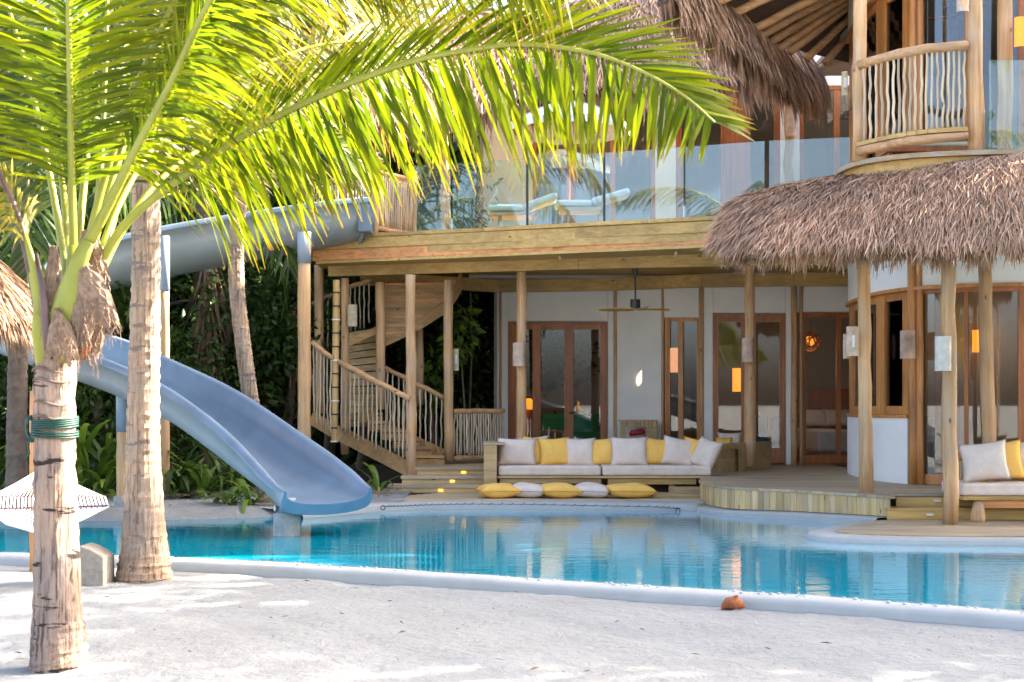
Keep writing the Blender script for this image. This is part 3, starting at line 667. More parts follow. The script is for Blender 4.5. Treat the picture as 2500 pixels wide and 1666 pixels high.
def bay_floor(zf, zs, zl, zt, upper):
    frame = W_FRAME2
    bay_wall(side, zf, zt, 0, .15, PLASTER, 'wall_panel')
    fr = [p for p in BAY if p[1] <= 23.2]
    bay_wall(fr, zl, zt, .04, .18, PLASTER, 'wall_panel')
    front = bay_sub(2060, 2222)
    if not upper: bay_wall(front, zf, zs, .05, .2, PLASTER, 'wall_panel')
    w = bay_wall(fr, zl-.05, zl, .08, .2, frame, 'lintel')
    if not upper: bay_wall(front, zs, zs+.045, .07, .2, frame, 'sill')
    # window strip
    zb = zs+.05 if not upper else zf+.02
    wd = bay_wall(bay_sub(2062, 2216), zl-.16, zl-.052, 0, .06, frame, 'window'); 
    bay_wall(bay_sub(2062, 2216), zb, zb+.12, 0, .06, frame, 'rail', wd)
    for ua, ub in ((2060, 2084), (2142, 2162), (2206, 2220)): bay_wall(bay_sub(ua, ub), zb, zl-.052, .02, .08, frame, 'stile', wd)
    for ua, ub in ((2084, 2142), (2162, 2206)): bay_wall(bay_sub(ua, ub), zb+.12, zl-.16, -.02, .012, GLASS, 'pane', wd)
    # tall panes on the straight part
    d2 = bay_wall(bay_sub(2238, 2700), zl-.11, zl-.052, 0, .08, W_FRAME, 'window')
    bay_wall(bay_sub(2238, 2700), zf+.01, zf+.15, 0, .08, W_FRAME2, 'rail', d2)
    st = [(2236, 2250), (2354, 2364), (2486, 2502), (2600, 2612)]
    for ua, ub in st: bay_wall(bay_sub(ua, ub), zf+.15, zl-.11, .01, .09, W_FRAME, 'stile', d2)
    for (_, ua), (ub, _) in zip(st, st[1:]): bay_wall(bay_sub(ua, ub), zf+.15, zl-.11, -.02, .012, GLASS, 'pane', d2)
    for u, r in ((2230, .075), (2246, .05)):
        q = bay_sub(u, u+1)[0]; MB().log((q[0], q[1]-.04, zf), (q[0]-.03, q[1]-.04, zt), r, r*.9, 10, 8, .008, int(u)).build('wall_pole', W_FRAME2 if u == 2230 else W_FRAME2, villa, smooth=True)
bay_floor(ZUP, 1.37, 3.20, 4.5, False)
bay_floor(4.72, 4.8, 7.5, 9.3, True)
# rooms behind the glass
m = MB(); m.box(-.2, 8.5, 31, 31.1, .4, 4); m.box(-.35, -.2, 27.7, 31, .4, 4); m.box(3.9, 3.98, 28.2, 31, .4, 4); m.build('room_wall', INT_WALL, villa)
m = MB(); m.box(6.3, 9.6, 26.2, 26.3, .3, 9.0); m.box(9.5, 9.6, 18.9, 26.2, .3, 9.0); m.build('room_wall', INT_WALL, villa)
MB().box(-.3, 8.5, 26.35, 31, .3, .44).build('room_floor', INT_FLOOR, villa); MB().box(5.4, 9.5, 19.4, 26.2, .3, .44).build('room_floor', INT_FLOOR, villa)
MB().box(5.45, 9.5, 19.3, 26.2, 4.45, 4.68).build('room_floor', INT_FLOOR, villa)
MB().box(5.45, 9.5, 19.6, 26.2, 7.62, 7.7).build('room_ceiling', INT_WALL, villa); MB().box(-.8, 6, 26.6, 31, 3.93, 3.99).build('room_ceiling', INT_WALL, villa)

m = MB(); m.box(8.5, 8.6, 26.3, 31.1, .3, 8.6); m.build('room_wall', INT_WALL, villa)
m = MB(); m.box(-1.55, 3.25, 23.1, 23.16, -.1, .515); m.build('foundation', CONC2, villa); MB().box(4.7, 9.5, 18.3, 18.4, -.1, .41).build('foundation', CONC2, villa); MB().box(3.26, 3.36, 21.9, 27, -.1, .41).build('foundation', CONC2, villa)
# upper floor main wall
UY = 27.3
def uy(u): return UY
for p in [(1180, 1300, 230, 600), (1300, 1738, 170, 200), (1600, 1650, 200, 600), (1905, 1952, 170, 600), (1738, 1905, 140, 209), (1952, 2090, 120, 209)]:
    wbox(*p, 0, .15, PLASTER, 'wall_panel', villa, yf=uy)
frame_door('glass_door', 1650, 1907, 209, 585, [(1664, 1760), (1832, 1890)], [(1656, 1664), (1760, 1832), (1890, 1900)], W_FRAME, rail=20, yf=uy)
frame_door('window', 1952, 2092, 209, 585, [(1962, 2036), (2050, 2080)], [(2036, 2050)], W_FRAME, rail=8, jamb=10, yf=uy)
frame_door('window', 1300, 1600, 200, 585, [(1312, 1394), (1406, 1490), (1502, 1588)], [(1394, 1406), (1490, 1502)], W_FRAME, rail=14, jamb=10, yf=uy)
MB().log(P(1928, 600, UY-.3), P(1925, 150, UY-.3), .085, .085, 10, 9, .03, 77).build('post', W_POST, villa, smooth=True)
MB().log(P(1090, 570, 26), P(1080, 200, 26), .09, .085, 10, 9, .02, 78).build('post', W_POST, villa, smooth=True)
m = MB(); m.box(-.6, 8.5, 31.0, 31.1, 4.3, 8.5); m.box(-.62, -.5, 27.4, 31, 4.3, 8.5); m.build('room_wall', INT_WALL, villa)
MB().box(-.6, 8.5, 27.4, 31, 8.1, 8.2).build('room_ceiling', INT_WALL, villa)

# glass balustrade of the terrace
gl = thing('glass_balustrade', 'clear glass balustrade along the timber terrace edge', 'balustrade', (1.5, 22.3, 4.42))
gs = [1008, 1103, 1287, 1475, 1671, 1868]
for k, (a, b) in enumerate(zip(gs, gs[1:])):
    ya, yb = tl(a)+.05, tl(b)+.05; xa, xb = PX(a, ya)+.012, PX(b, yb)-.012
    MB().hexa([(xa, ya, 4.418), (xb, yb, 4.418), (xb, yb+.012, 4.418), (xa, ya+.012, 4.418)], [(xa, ya, 5.5), (xb, yb, 5.5), (xb, yb+.012, 5.5), (xa, ya+.012, 5.5)]).build('glass_panel', GLASS_T, gl)
ya, yb = tl(1878)+.05, tl(2075)+.05
MB().hexa([(PX(1878, ya), ya, 4.418), (PX(2075, yb), yb, 4.418), (PX(2075, yb), yb+.012, 4.418), (PX(1878, ya), ya+.012, 4.418)], [(PX(1878, ya), ya, 5.5), (PX(2075, yb), yb, 5.5), (PX(2075, yb), yb+.012, 5.5), (PX(1878, ya), ya+.012, 5.5)]).build('glass_panel', GLASS_T, gl)
for u in (1103, 1287, 1475, 1671, 1873):
    y = tl(u)+.09; MB().box(PX(u, y)-.022, PX(u, y)+.022, y, y+.05, 4.418, 5.5 if u in (1287, 1475) else 4.6).build('glass_post', DARK if u in (1287, 1475) else STEEL, gl)

# ------------------------------------------------------------------ balcony of the bay
LEDGE = smooth_path([(PX(u, y), y) for u, y in [(2070, 20.6), (2046, 19.9), (2040, 19.12), (2070, 18.55), (2115, 18.17), (2214, 17.78), (2382, 17.53), (2600, 17.4)]], 5)
m = MB(); n = len(LEDGE)
inner = [(p[0]+.5+.3*i/n, p[1]+1.6) for i, p in enumerate(LEDGE)]
for i in range(n-1):
    m.hexa([(*LEDGE[i], 4.64), (*LEDGE[i+1], 4.64), (*inner[i+1], 4.64), (*inner[i], 4.64)], [(*LEDGE[i], 4.70), (*LEDGE[i+1], 4.70), (*inner[i+1], 4.70), (*inner[i], 4.70)])
m.build('balcony_floor', W_DECK, villa)
L2 = [(p[0]+.06, p[1]+.06) for p in LEDGE]
bay_wall(L2, 4.25, 4.636, 0, .05, W_PINE, 'balcony_fascia')
brl = thing('balcony_railing', 'curved log railing with crooked stick balusters on the upper balcony', 'railing', (4.8, 18.2, 4.7))
MB().log((PX(2098, 18.35), 18.35, 4.70), (PX(2100, 18.35), 18.35, 9.0), .095, .085, 12, 9, .012, 31).build('post', W_POST, brl, smooth=True)
MB().log((PX(2382, 17.7), 17.7, 4.70), (PX(2372, 17.7), 17.7, 9.0), .105, .092, 12, 9, .014, 32).build('post', W_POST, brl, smooth=True)
MB().log((PX(2500, 17.9), 18.6, 4.70), (PX(2500, 17.9), 18.6, 9.0), .095, .092, 12, 9, .014, 33).build('post', W_POST, brl, smooth=True)
A, B = Vector((PX(2098, 18.2), 18.2, 5.90)), Vector((PX(2360, 17.6), 17.6, 6.0)); bow = Vector((-.06, -.22, .0))
MB().log(A, B, .06, .065, 12, 8, .006, 34, bow).build('handrail', W_POSTX, brl, smooth=True)
MB().log(A+Vector((-.02, .1, .0)), Vector((PX(2080, 20.5), 20.5, 5.85)), .055, .055, 10, 6, .01, 36).build('handrail', W_POSTX, brl, smooth=True)
A2, B2 = A+Vector((0, 0, -1.05)), B+Vector((0, 0, -1.07))
MB().log(A2+Vector((0, 0, -.05)), B2+Vector((0, 0, -.05)), .06, .062, 12, 8, .006, 35, bow).build('bottom_rail', W_POSTX, brl, smooth=True)
m = MB()
pp = [A2.lerp(B2, t)+bow*math.sin(math.pi*t)+Vector((0, 0, .035)) for t in np.linspace(0, 1, 12)]
for a, b in zip(pp, pp[1:]): m.beam(a, b, .09, .05)
m.build('bottom_board', W_PINE, brl)
for k in range(19):
    t = .035+k/18*.94; t = t**.93; a = A2.lerp(B2, t)+bow*math.sin(math.pi*t)+Vector((0, 0, .05)); b = A.lerp(B, t)+bow*math.sin(math.pi*t)
    MB().log(a, b, .019, .016, 7, 7, .013, 100+k).build('baluster', W_STICK, brl, smooth=True)
gp = thing('balcony_glass', 'pale glass panel beside the balcony post', 'glass panel', (PX(2460, 17.55), 17.55, 4.7))
MB().box(PX(2412, 17.55), PX(2700, 17.55), 17.5, 17.515, 4.71, 5.80).build('pane', GLASS_T, gp)
# bench seat on the balcony
bs = thing('balcony_bench', 'low wooden bench with pale green cushion on the balcony', 'bench', (5.3, 18.9, 4.7))
MB().box(4.95, 6.1, 18.75, 19.2, 4.90, 4.97).build('seat', W_FRAME, bs); MB().box(4.97, 6.08, 18.77, 19.18, 4.972, 5.09).build('cushion', fabric('pale_green_fabric', (.62, .72, .58)), bs, bevel=.03)
MB().box(4.98, 5.03, 18.8, 19.15, 4.702, 4.9).build('leg', W_FRAME, bs); MB().box(6.0, 6.05, 18.8, 19.15, 4.702, 4.9).build('leg', W_FRAME, bs)

# ------------------------------------------------------------------ thatch
def ribbons(name, pts, wid, side, uvy, mat, parent=None, smooth=False, kind=None):
    """pts (N,K,3) centre lines, wid (K,) or (N,K), side (N,3)"""
    N_, K = pts.shape[:2]; wid = np.broadcast_to(np.asarray(wid), (N_, K))
    if side.ndim == 2: side = side[:, None, :]
    A = pts+side*wid[..., None]/2; B = pts-side*wid[..., None]/2
    V = np.stack([A, B], 2).reshape(-1, 3); uv = np.zeros((N_, K, 2, 2), dtype=np.float32)
    uv[..., 0] = np.linspace(0, 1, K)[None, :, None]; uv[..., 1] = uvy[:, None, None]
    i = np.arange(N_*K*2).reshape(N_, K, 2)
    F = np.stack([i[:, :-1, 0], i[:, :-1, 1], i[:, 1:, 1], i[:, 1:, 0]], -1).reshape(-1, 4)
    o = np_link(name, V, F, uv.reshape(-1, 2), mat, parent, smooth)
    if kind: o['kind'] = kind
    return o
def unit(a): return a/np.maximum(np.linalg.norm(a, axis=-1, keepdims=True), 1e-9)
def thatch(name, top, eave, n, mat, parent, length=.5, width=.022, bulge=.25, fringe=0, thick=.14, seed=1, lift=.10, fringe_len=.42, inward=(0, 1, 0), jag=.35):
    """top and eave: two lists of points of equal length; straw lies on the sheet between them"""
    g = np.random.default_rng(seed)
    T = np.array(smooth_path([tuple(p) for p in top], 8)); E = np.array(smooth_path([tuple(p) for p in eave], 8)); M_ = len(T)
    nrm_all = []
    def surf(s, t):
        x = np.clip(s, 0, 1)*(M_-1); i = np.minimum(x.astype(int), M_-2); f = (x-i)[:, None]
        a = T[i]*(1-f)+T[i+1]*f; b = E[i]*(1-f)+E[i+1]*f
        p = a*(1-t[:, None])+b*t[:, None]
        dn = unit(b-a); ac = unit(E[i+1]-E[i]); nr = unit(np.cross(ac, dn)); nr = np.where((nr[:, 2:3] < 0), -nr, nr)
        p = p+nr*(bulge*np.sin(np.pi*np.clip(t, 0, 1))**.9)[:, None]
        return p, dn, ac, nr
    # solid body
    ns, nt = 60, 12; S, TT = np.meshgrid(np.linspace(0, 1, ns), np.linspace(0, 1, nt), indexing='ij'); p, dn, ac, nr = surf(S.ravel(), TT.ravel())
    lower = p-nr*thick; V = np.concatenate([p, lower]); i = np.arange(ns*nt).reshape(ns, nt); F = []
    q = lambda i: np.stack([i[:-1, :-1], i[1:, :-1], i[1:, 1:], i[:-1, 1:]], -1).reshape(-1, 4)
    F = [q(i), q(i)[:, ::-1]+ns*nt]; e = i[:, -1]; F.append(np.stack([e[:-1], e[1:], e[1:]+ns*nt, e[:-1]+ns*nt], -1)); e = i[:, 0]; F.append(np.stack([e[1:], e[:-1], e[:-1]+ns*nt, e[1:]+ns*nt], -1))
    for e in (i[0], i[-1]): F.append(np.stack([e[:-1], e[1:], e[1:]+ns*nt, e[:-1]+ns*nt], -1))
    body = np_link(name, V, np.concatenate(F), None, THATCH_U, parent)
    # straw
    s = g.uniform(0, 1, n); rows = g.integers(0, 26, n)/26.; t = np.clip(rows*1.0+g.normal(0, .016, n), 0, .985)
    p, dn, ac, nr = surf(s, t); Lh = length*g.uniform(.55, 1.25, n)
    d = unit(dn+ac*g.normal(0, .13, n)[:, None]+nr*g.uniform(.02, lift*2.2, n)[:, None])
    K = 4; f = np.linspace(0, 1, K); curl = g.normal(0, .10, n)
    pts = p[:, None]+nr[:, None]*.012+d[:, None]*(Lh[:, None]*f)[..., None]+nr[:, None]*(lift*Lh[:, None]*(f*(1.15-f))*1.6)[..., None]+np.cross(d, nr)[:, None]*(curl[:, None]*Lh[:, None]*f**2)[..., None]
    pts[..., 2] -= (.16*Lh[:, None]*f**2*np.clip(t*1.6-.5, 0, 1)[:, None])
    sidev = unit(np.cross(d, nr)+nr*g.normal(0, .5, n)[:, None])
    ribbons('straw', pts, np.array([1, 1.1, .85, .25])[None]*width*g.uniform(.6, 1.5, n)[:, None], sidev, g.uniform(0, 1, n), mat, body, kind='stuff')
    if fringe:
        s = g.uniform(0, 1, fringe); t = g.uniform(.90, 1.0, fringe); p, dn, ac, nr = surf(s, t); p = p-nr*(g.uniform(0, 1, fringe)*thick)[:, None]
        Lh = fringe_len*g.uniform(.4, 1.15, fringe)*(1+jag*np.sin(s*97)*np.sin(s*41+1)); d = unit(dn+ac*g.normal(0, .16, fringe)[:, None]+np.array([0, 0, -1.])*g.uniform(.2, .8, fringe)[:, None])
        pts = p[:, None]+d[:, None]*(Lh[:, None]*f)[..., None]; pts[..., 2] -= .45*Lh[:, None]*f**2; pts += np.cross(d, nr)[:, None]*(g.normal(0, .10, fringe)[:, None]*Lh[:, None]*f**2)[..., None]
        ribbons('fringe', pts, np.array([1, 1.1, .9, .3])[None]*width*g.uniform(.7, 1.5, fringe)[:, None], unit(ac+nr*g.normal(0, .4, fringe)[:, None]), g.uniform(0, 1, fringe), mat, body, kind='stuff')
    return body
# lower skirt roof round the bay
eave = [P(u, v, y) for u, v, y in [(1772, 584, 18.3), (1815, 592, 17.9), (1890, 594, 17.4), (2010, 592, 16.95), (2150, 588, 16.55), (2300, 584, 16.2), (2440, 578, 15.95), (2650, 568, 15.7)]]
top = [P(u, v, y) for u, v, y in [(1868, 488, 19.6), (1925, 462, 19.8), (1990, 444, 19.85), (2070, 430, 19.6), (2180, 408, 19.2), (2310, 386, 18.6), (2440, 370, 18.1), (2650, 350, 17.6)]]
thatch('skirt_roof', top, eave, 46000, THATCH, villa, length=.56, width=.013, bulge=.22, fringe=9000, thick=.13, seed=3, fringe_len=.22)
# main roof
eave = [P(u, v, y) for u, v, y in [(880, 330, 25.4), (1000, 285, 25.2), (1150, 262, 25.1), (1300, 238, 25.0), (1450, 215, 24.9), (1600, 198, 24.8), (1760, 184, 24.6), (1900, 176, 24.5), (1955, 172, 24.4)]]
top = [P(u, v, y) for u, v, y in [(905, 110, 29.5), (990, 46, 30.0), (1120, 38, 30.2), (1270, 40, 30.0), (1400, 4, 29.8), (1500, -50, 29.2), (1610, -60, 28.0), (1720, 0, 26.6), (1860, 100, 25.2)]]
thatch('main_roof', top, eave, 34000, THATCH, villa, length=.6, width=.02, bulge=.28, fringe=3000, thick=.25, seed=4, fringe_len=.45)
# shaggy edge of the balcony roof, running towards the viewer
ed = [P(u, v, y) for u, v, y in [(1985, 166, 24.4), (1930, 148, 23.5), (1878, 116, 22.5), (1838, 80, 21.6), (1795, 38, 20.9), (1720, -10, 20.0), (1620, -70, 19.0)]]
out = [p+Vector((.10, -.12, -.40)) for p in ed]
thatch('eave_thatch', [p+Vector((-.06, .05, .25)) for p in ed], out, 7000, THATCH, villa, length=.42, width=.024, bulge=.06, fringe=2600, thick=.22, seed=5, fringe_len=.34)
# soffit with log rafters
raf = [(1745, 8, -.46), (1790, 34, -.48), (1832, 76, -.51), (1849, 93, -.56), (1871, 108, -.60), (1899, 121, -.685), (1927, 128, -.78), (1969, 143, -.93), (2014, 153, -1.15)]
lo, hi = [], []
for k, (u, v, s) in enumerate(raf):
    y = (7.22-EZ)*FPX/(HV-v); a = P(u, v, y); u2 = 2110; b = P(u2, v+s*(u2-u), y+.5)
    lo.append(a); hi.append(b)
    MB().log(a, b, .068, .07, 10, 6, .01, 60+k).build('rafter', W_POSTX, villa, smooth=True)
m = MB(); up = Vector((0, 0, .09)); lo2 = [lo[0]+Vector((-1, -2, .02))]+lo+[lo[-1]+Vector((.6, .5, 0))]; hi2 = [hi[0]+Vector((0, -2, .5))]+hi+[hi[-1]+Vector((.3, .5, -.3))]
for i in range(len(lo2)-1): m.hexa([lo2[i]+up, lo2[i+1]+up, hi2[i+1]+up, hi2[i]+up], [p+up*2 for p in (lo2[i], lo2[i+1], hi2[i+1], hi2[i])])
m.build('soffit', THATCH_U, villa)
MB().log(P(1975, 182, 24.6), P(2080, 128, 24.9), .07, .07, 8, 5, .01, 70).build('rafter', W_POSTX, villa, smooth=True)
# far roof over the stair side, seen between the fronds: ridge cap
MB().log(P(985, 42, 30), P(1300, 38, 30), .05, .05, 8, 8, .02, 71).build('ridge_cap', THATCH_U, villa)

# ------------------------------------------------------------------ spiral stair on the left
st = thing('spiral_staircase', 'timber spiral staircase with log handrails and stick balusters beside the veranda', 'staircase', (-1.6, 24, ZLAND))
def slog(u0, v0, y0, u1, v1, y1, r, name, mat=None, seed=1, wob=.008, r1=None, n=10):
    return MB().log(P(u0, v0, y0), P(u1, v1, y1), r, r1 or r, n, 7, wob, seed).build(name, mat or W_POST, st, smooth=True)
slog(779, 1010, 24.9, 779, 648, 24.9, .085, 'post', seed=201)
slog(842, 1110, 24.3, 842, 680, 24.3, .072, 'post', seed=202)
slog(929, 1000, 24.6, 928, 690, 24.6, .085, 'post', seed=203)
slog(1005, 1163, 22.75, 1002, 672, 22.9, .088, 'post', seed=204, r1=.078)
slog(1024, 990, 25.4, 1024, 768, 25.4, .075, 'post', seed=205)
slog(1096, 1124, 23.9, 1094, 684, 23.9, .082, 'post', seed=206, r1=.078)
m = MB(); y = 23.5
pts, rd = [], []
for k in range(12):
    va, vb = 1078-k*33, 1078-(k+1)*33
    for v, r in ((va, .066), (va-2, .058), (vb+2, .058)): pts.append(P(817+k*.4, v, y)); rd.append(r)
m.tube(pts, rd, 12); bb = m.build('bamboo_pole', W_BAMBOO, st, smooth=False)
for k in range(0, 12):
    p = P(817+k*.4, 1078-k*33, y); MB().tube([p-Vector((0, 0, .012)), p+Vector((0, 0, .012))], .069, 12).build('node_ring', DARK if k % 3 else ROPE_W, bb)
def rail(a, b, n, seed, drop_a, drop_b, r=.042, sr=.014, name='handrail', over=0):
    """sloping log with sticks; a, b = (u, v, y); drop = pixel length of the sticks at both ends"""
    slog(*a, *b, r, name, W_POSTX, seed)
    for k in range(n):
        t = (k+.5)/n; u, v, y = (lerp(a[i], b[i], t) for i in range(3)); rr = random.Random(seed*50+k)
        slog(u, v, y, u+rr.uniform(-1.5, 1.5), v+lerp(drop_a, drop_b, t)+rr.uniform(-8, 8), y+.01, sr, 'baluster', W_STICK, seed*50+k, .010, n=7)
rail((762, 836, 23.6), (812, 876, 23.45), 6, 11, 190, 195)
rail((828, 884, 23.4), (1001, 974, 22.7), 16, 12, 168, 150, r=.048)
rail((940, 898, 24.6), (1085, 972, 24.0), 11, 13, 130, 135)
rail((1107, 1005, 24.0), (1230, 1003, 24.6), 21, 14, 110, 110, r=.045, sr=.016)
slog(1107, 1120, 24.0, 1230, 1116, 24.6, .05, 'bottom_rail', W_POSTX, 15)
rail((700, 775, 25.6), (794, 728, 25.4), 6, 16, 170, 170)
rail((850, 702, 25.3), (906, 684, 25.2), 5, 17, 110, 105)
rail((794, 728, 25.4), (850, 702, 25.3), 4, 19, 150, 120)
def sbeam(u0, v0, y0, u1, v1, y1, w, h, name='stringer', mat=None): return MB().beam(P(u0, v0, y0), P(u1, v1, y1), w, h).build(name, mat or W_STAIR, st)
sbeam(760, 1020, 23.62, 836, 1064, 23.45, .05, .22); sbeam(836, 1062, 23.45, 1000, 1146, 22.75, .05, .24)
sbeam(940, 1045, 24.65, 1083, 1112, 24.05, .05, .2)
# rising treads of the first flight
for k in range(6):
    t = k/6; u0, u1 = 1015-k*28, 1085-k*30; v = 1119-k*21; y = 23.6+k*.18
    a, b = P(u0, v, y), P(u1, v, y+.15)
    MB().hexa([a, b, b+Vector((-.1, .3, 0)), a+Vector((-.1, .3, 0))], [p+Vector((0, 0, .045)) for p in (a, b, b+Vector((-.1, .3, 0)), a+Vector((-.1, .3, 0)))]).build('tread', W_STAIR, st)
    a, b = P(u0, v+18, y+.03), P(u1, v+18, y+.18); MB().hexa([a, b, b+Vector((0, .03, 0)), a+Vector((0, .03, 0))], [p+Vector((0, 0, .11)) for p in (a, b, b+Vector((0, .03, 0)), a+Vector((0, .03, 0)))]).build('riser', W_STAIR, st)
# board wall under the middle flight
for k in range(14):
    v = 812+k*16.5; u0, u1 = 849, 922; y = 24.9; dv = -26+k*3 if k < 8 else 0
    a, b = P(u0, v+16, y), P(u1, v+16+max(-22, dv)*.55, y+.15); h = Vector((0, 0, .108))
    MB().hexa([a, b, b+Vector((0, .03, 0)), a+Vector((0, .03, 0))], [p+h for p in (a, b, b+Vector((0, .03, 0)), a+Vector((0, .03, 0)))]).build('wall_board', W_SOFA, st)
# undersides of the upper flight
for k in range(10):
    v = 690+k*13.2; w = 1 if k < 6 else 1-(k-5)*.17; u0 = 936; u1 = lerp(936, 1118-k*5, w); y = 25.3-k*.06
    a, b = P(u0, v+6, y), P(u1, v+4, y+.1)
    MB().beam(a, b, .30, .035).build('tread', W_STAIR if k % 3 else W_ORANGE, st); MB().beam(a+Vector((0, -.13, -.05)), b+Vector((0, -.13, -.05)), .03, .07).build('riser', W_STAIR, st)
cur = smooth_path([tuple(P(u, v, y)) for u, v, y in [(930, 838, 24.7), (985, 812, 24.75), (1040, 782, 24.85), (1090, 745, 25.0), (1120, 700, 25.2), (1126, 672, 25.3)]], 4)
m = MB()
for a, b in zip(cur, cur[1:]): m.beam(a, b, .05, .17)
m.build('stringer', W_STAIR, st)
sbeam(700, 800, 25.6, 760, 840, 25.2, .05, .2); sbeam(850, 838, 24.75, 922, 806, 24.7, .05, .12)
# first floor balustrade at the head of the slide
tb = thing('terrace_stick_railing', 'upright stick railing at the head of the slide', 'railing', (-2, 24.6, 4.42))
MB().log((PX(915, 23.7), 23.7, 4.36), (PX(914, 23.7), 23.7, 5.75), .06, .06, 10, 6, .01, 41).build('post', W_POST, tb, smooth=True)
MB().log((PX(840, 25), 25, 4.36), (PX(838, 25), 25, 6.0), .075, .07, 10, 6, .01, 42).build('post', W_POST, tb, smooth=True)
MB().log((PX(738, 26), 26, 4.36), (PX(736, 26), 26, 6.0), .07, .07, 10, 6, .01, 43).build('post', W_POST, tb, smooth=True)
MB().log((PX(1012, 24.6), 24.6, 4.36), (PX(1012, 24.6), 24.6, 5.6), .05, .05, 10, 6, .01, 44).build('post', W_POST, tb, smooth=True)
for (ua, ya, ub, yb, zt, n, c) in ((922, 23.8, 1010, 24.6, 5.45, 18, 0), (745, 26, 835, 25.05, 5.55, 14, 1), (845, 25, 912, 24.2, 5.4, 10, 2)):
    A_, B_ = Vector((PX(ua, ya), ya, 4.45)), Vector((PX(ub, yb), yb, 4.45)); Z = Vector((0, 0, zt-4.45))
    MB().log(A_+Z, B_+Z, .045, .045, 10, 6, .01, 45+c).build('handrail', W_POSTX, tb, smooth=True); MB().log(A_+Vector((0, 0, .06)), B_+Vector((0, 0, .06)), .04, .04, 8, 6, .01, 48+c).build('bottom_rail', W_POSTX, tb, smooth=True)
    for k in range(n):
        t = (k+.5)/n; p = A_.lerp(B_, t); MB().log(p+Vector((0, 0, .06)), p+Z, .018, .016, 6, 5, .008, 300+c*30+k).build('baluster', W_STICK, tb, smooth=True)
# ------------------------------------------------------------------ water slide
sl = thing('water_slide', 'blue fibreglass water slide winding from the terrace down to the pool', 'water slide', (-2.1, 16, 0))
# centre line: x, y, rim height, half width, depth, bank (far rim raised by)
def cl(u, y, v): return (PX(u, y), y, PZ(v, y))
CL = [(-2.45, 23.75, 4.86, .50, .46, .05), (-3.0, 23.6, 4.74, .50, .48, .10), (-4.2, 23.35, 4.48, .48, .46, .16), (-5.4, 23.0, 4.20, .47, .44, .20), (-6.5, 22.6, 3.88, .47, .42, .22),
      (-7.4, 22.1, 3.55, .47, .42, .15), (-7.85, 21.5, 3.25, .47, .42, .05), (-7.75, 20.95, 3.0, .47, .42, .0), (-7.2, 20.5, 2.77, .47, .42, .05), (-6.5, 20.15, 2.56, .47, .44, .08), (-5.79, 19.7, 2.38, .46, .46, .06),
      (-4.9, 18.9, 2.10, .46, .46, 0), (-3.99, 18.0, 1.76, .46, .46, -.02), (-3.3, 17.3, 1.40, .46, .46, -.02), (-2.75, 16.75, 1.06, .47, .42, 0), (-2.40, 16.35, .82, .50, .32, 0), (-2.16, 16.06, .65, .53, .22, 0), (-2.05, 15.93, .60, .55, .165, 0)]
cs = smooth_path(CL, 6); NP = 13
def slide_mesh():
    rows_in, rows_out = [], []
    for i, (x, y, z, hw, dp, bk) in enumerate(cs):
        a, c = cs[max(i-1, 0)], cs[min(i+1, len(cs)-1)]; t = Vector((c[0]-a[0], c[1]-a[1], c[2]-a[2])).normalized()
        lat = Vector((0, 0, 1)).cross(t).normalized()     # to the left when riding down
        up = t.cross(lat).normalized(); c0 = Vector((x, y, z)); ri, ro = [], []
        for k in range(NP):
            s = -1+2*k/(NP-1); ang = math.pi/2*s
            o = math.sin(ang)*hw; h = -dp*max(0, math.cos(ang))**.62
            tilt = bk*s
            ri.append(c0+lat*o+up*h+Vector((0, 0, tilt))); th = .05+.075*max(0, 1-(len(cs)-1-i)/12); ro.append(c0+lat*o*(1.06+th*.3)+up*(h-th)+Vector((0, 0, tilt)))
        # rolled lips
        lipL, lipR = ri[0], ri[-1]
        e = .075*min(1, .25+(len(cs)-1-i)/14)
        ri = [lipL-lat*e*1.5+up*-.6*e, lipL-lat*e*1.35+up*.27*e, lipL-lat*e*.7+up*.6*e]+ri+[lipR+lat*e*.7+up*.6*e, lipR+lat*e*1.35+up*.27*e, lipR+lat*e*1.5-up*.6*e]
        rows_in.append(ri); rows_out.append(ro)
    return rows_in, rows_out
ri, ro = slide_mesh()
def strip(rows, flip=False):
    m = MB(); k = len(rows[0])
    for r in rows: m.v += r
    for i in range(len(rows)-1):
        for j in range(k-1):
            f = (i*k+j, i*k+j+1, (i+1)*k+j+1, (i+1)*k+j); m.f.append(f[::-1] if flip else f)
    return m
strip(ri).build('trough', SLIDE, sl, smooth=True)
strip([[a[0]]+b+[a[-1]] for a, b in zip(ri, ro)], True).build('underside', SLIDE_OUT, sl, smooth=True)
LIPM = plain('slide_lip', (.085, .19, .30), .3)
for e in (0, -1):                                  # thick end lip closes the shell
    m = MB(); a, b = ri[e][3:-3], ro[e]
    for j in range(NP-1): m.poly([a[j], a[j+1], b[j+1], b[j]] if e else [a[j+1], a[j], b[j], b[j+1]])
    m.poly(ri[e][:4]+[ro[e][0]]); m.poly(ri[e][-4:]+[ro[e][-1]])
    m.build('end_lip', LIPM, sl)
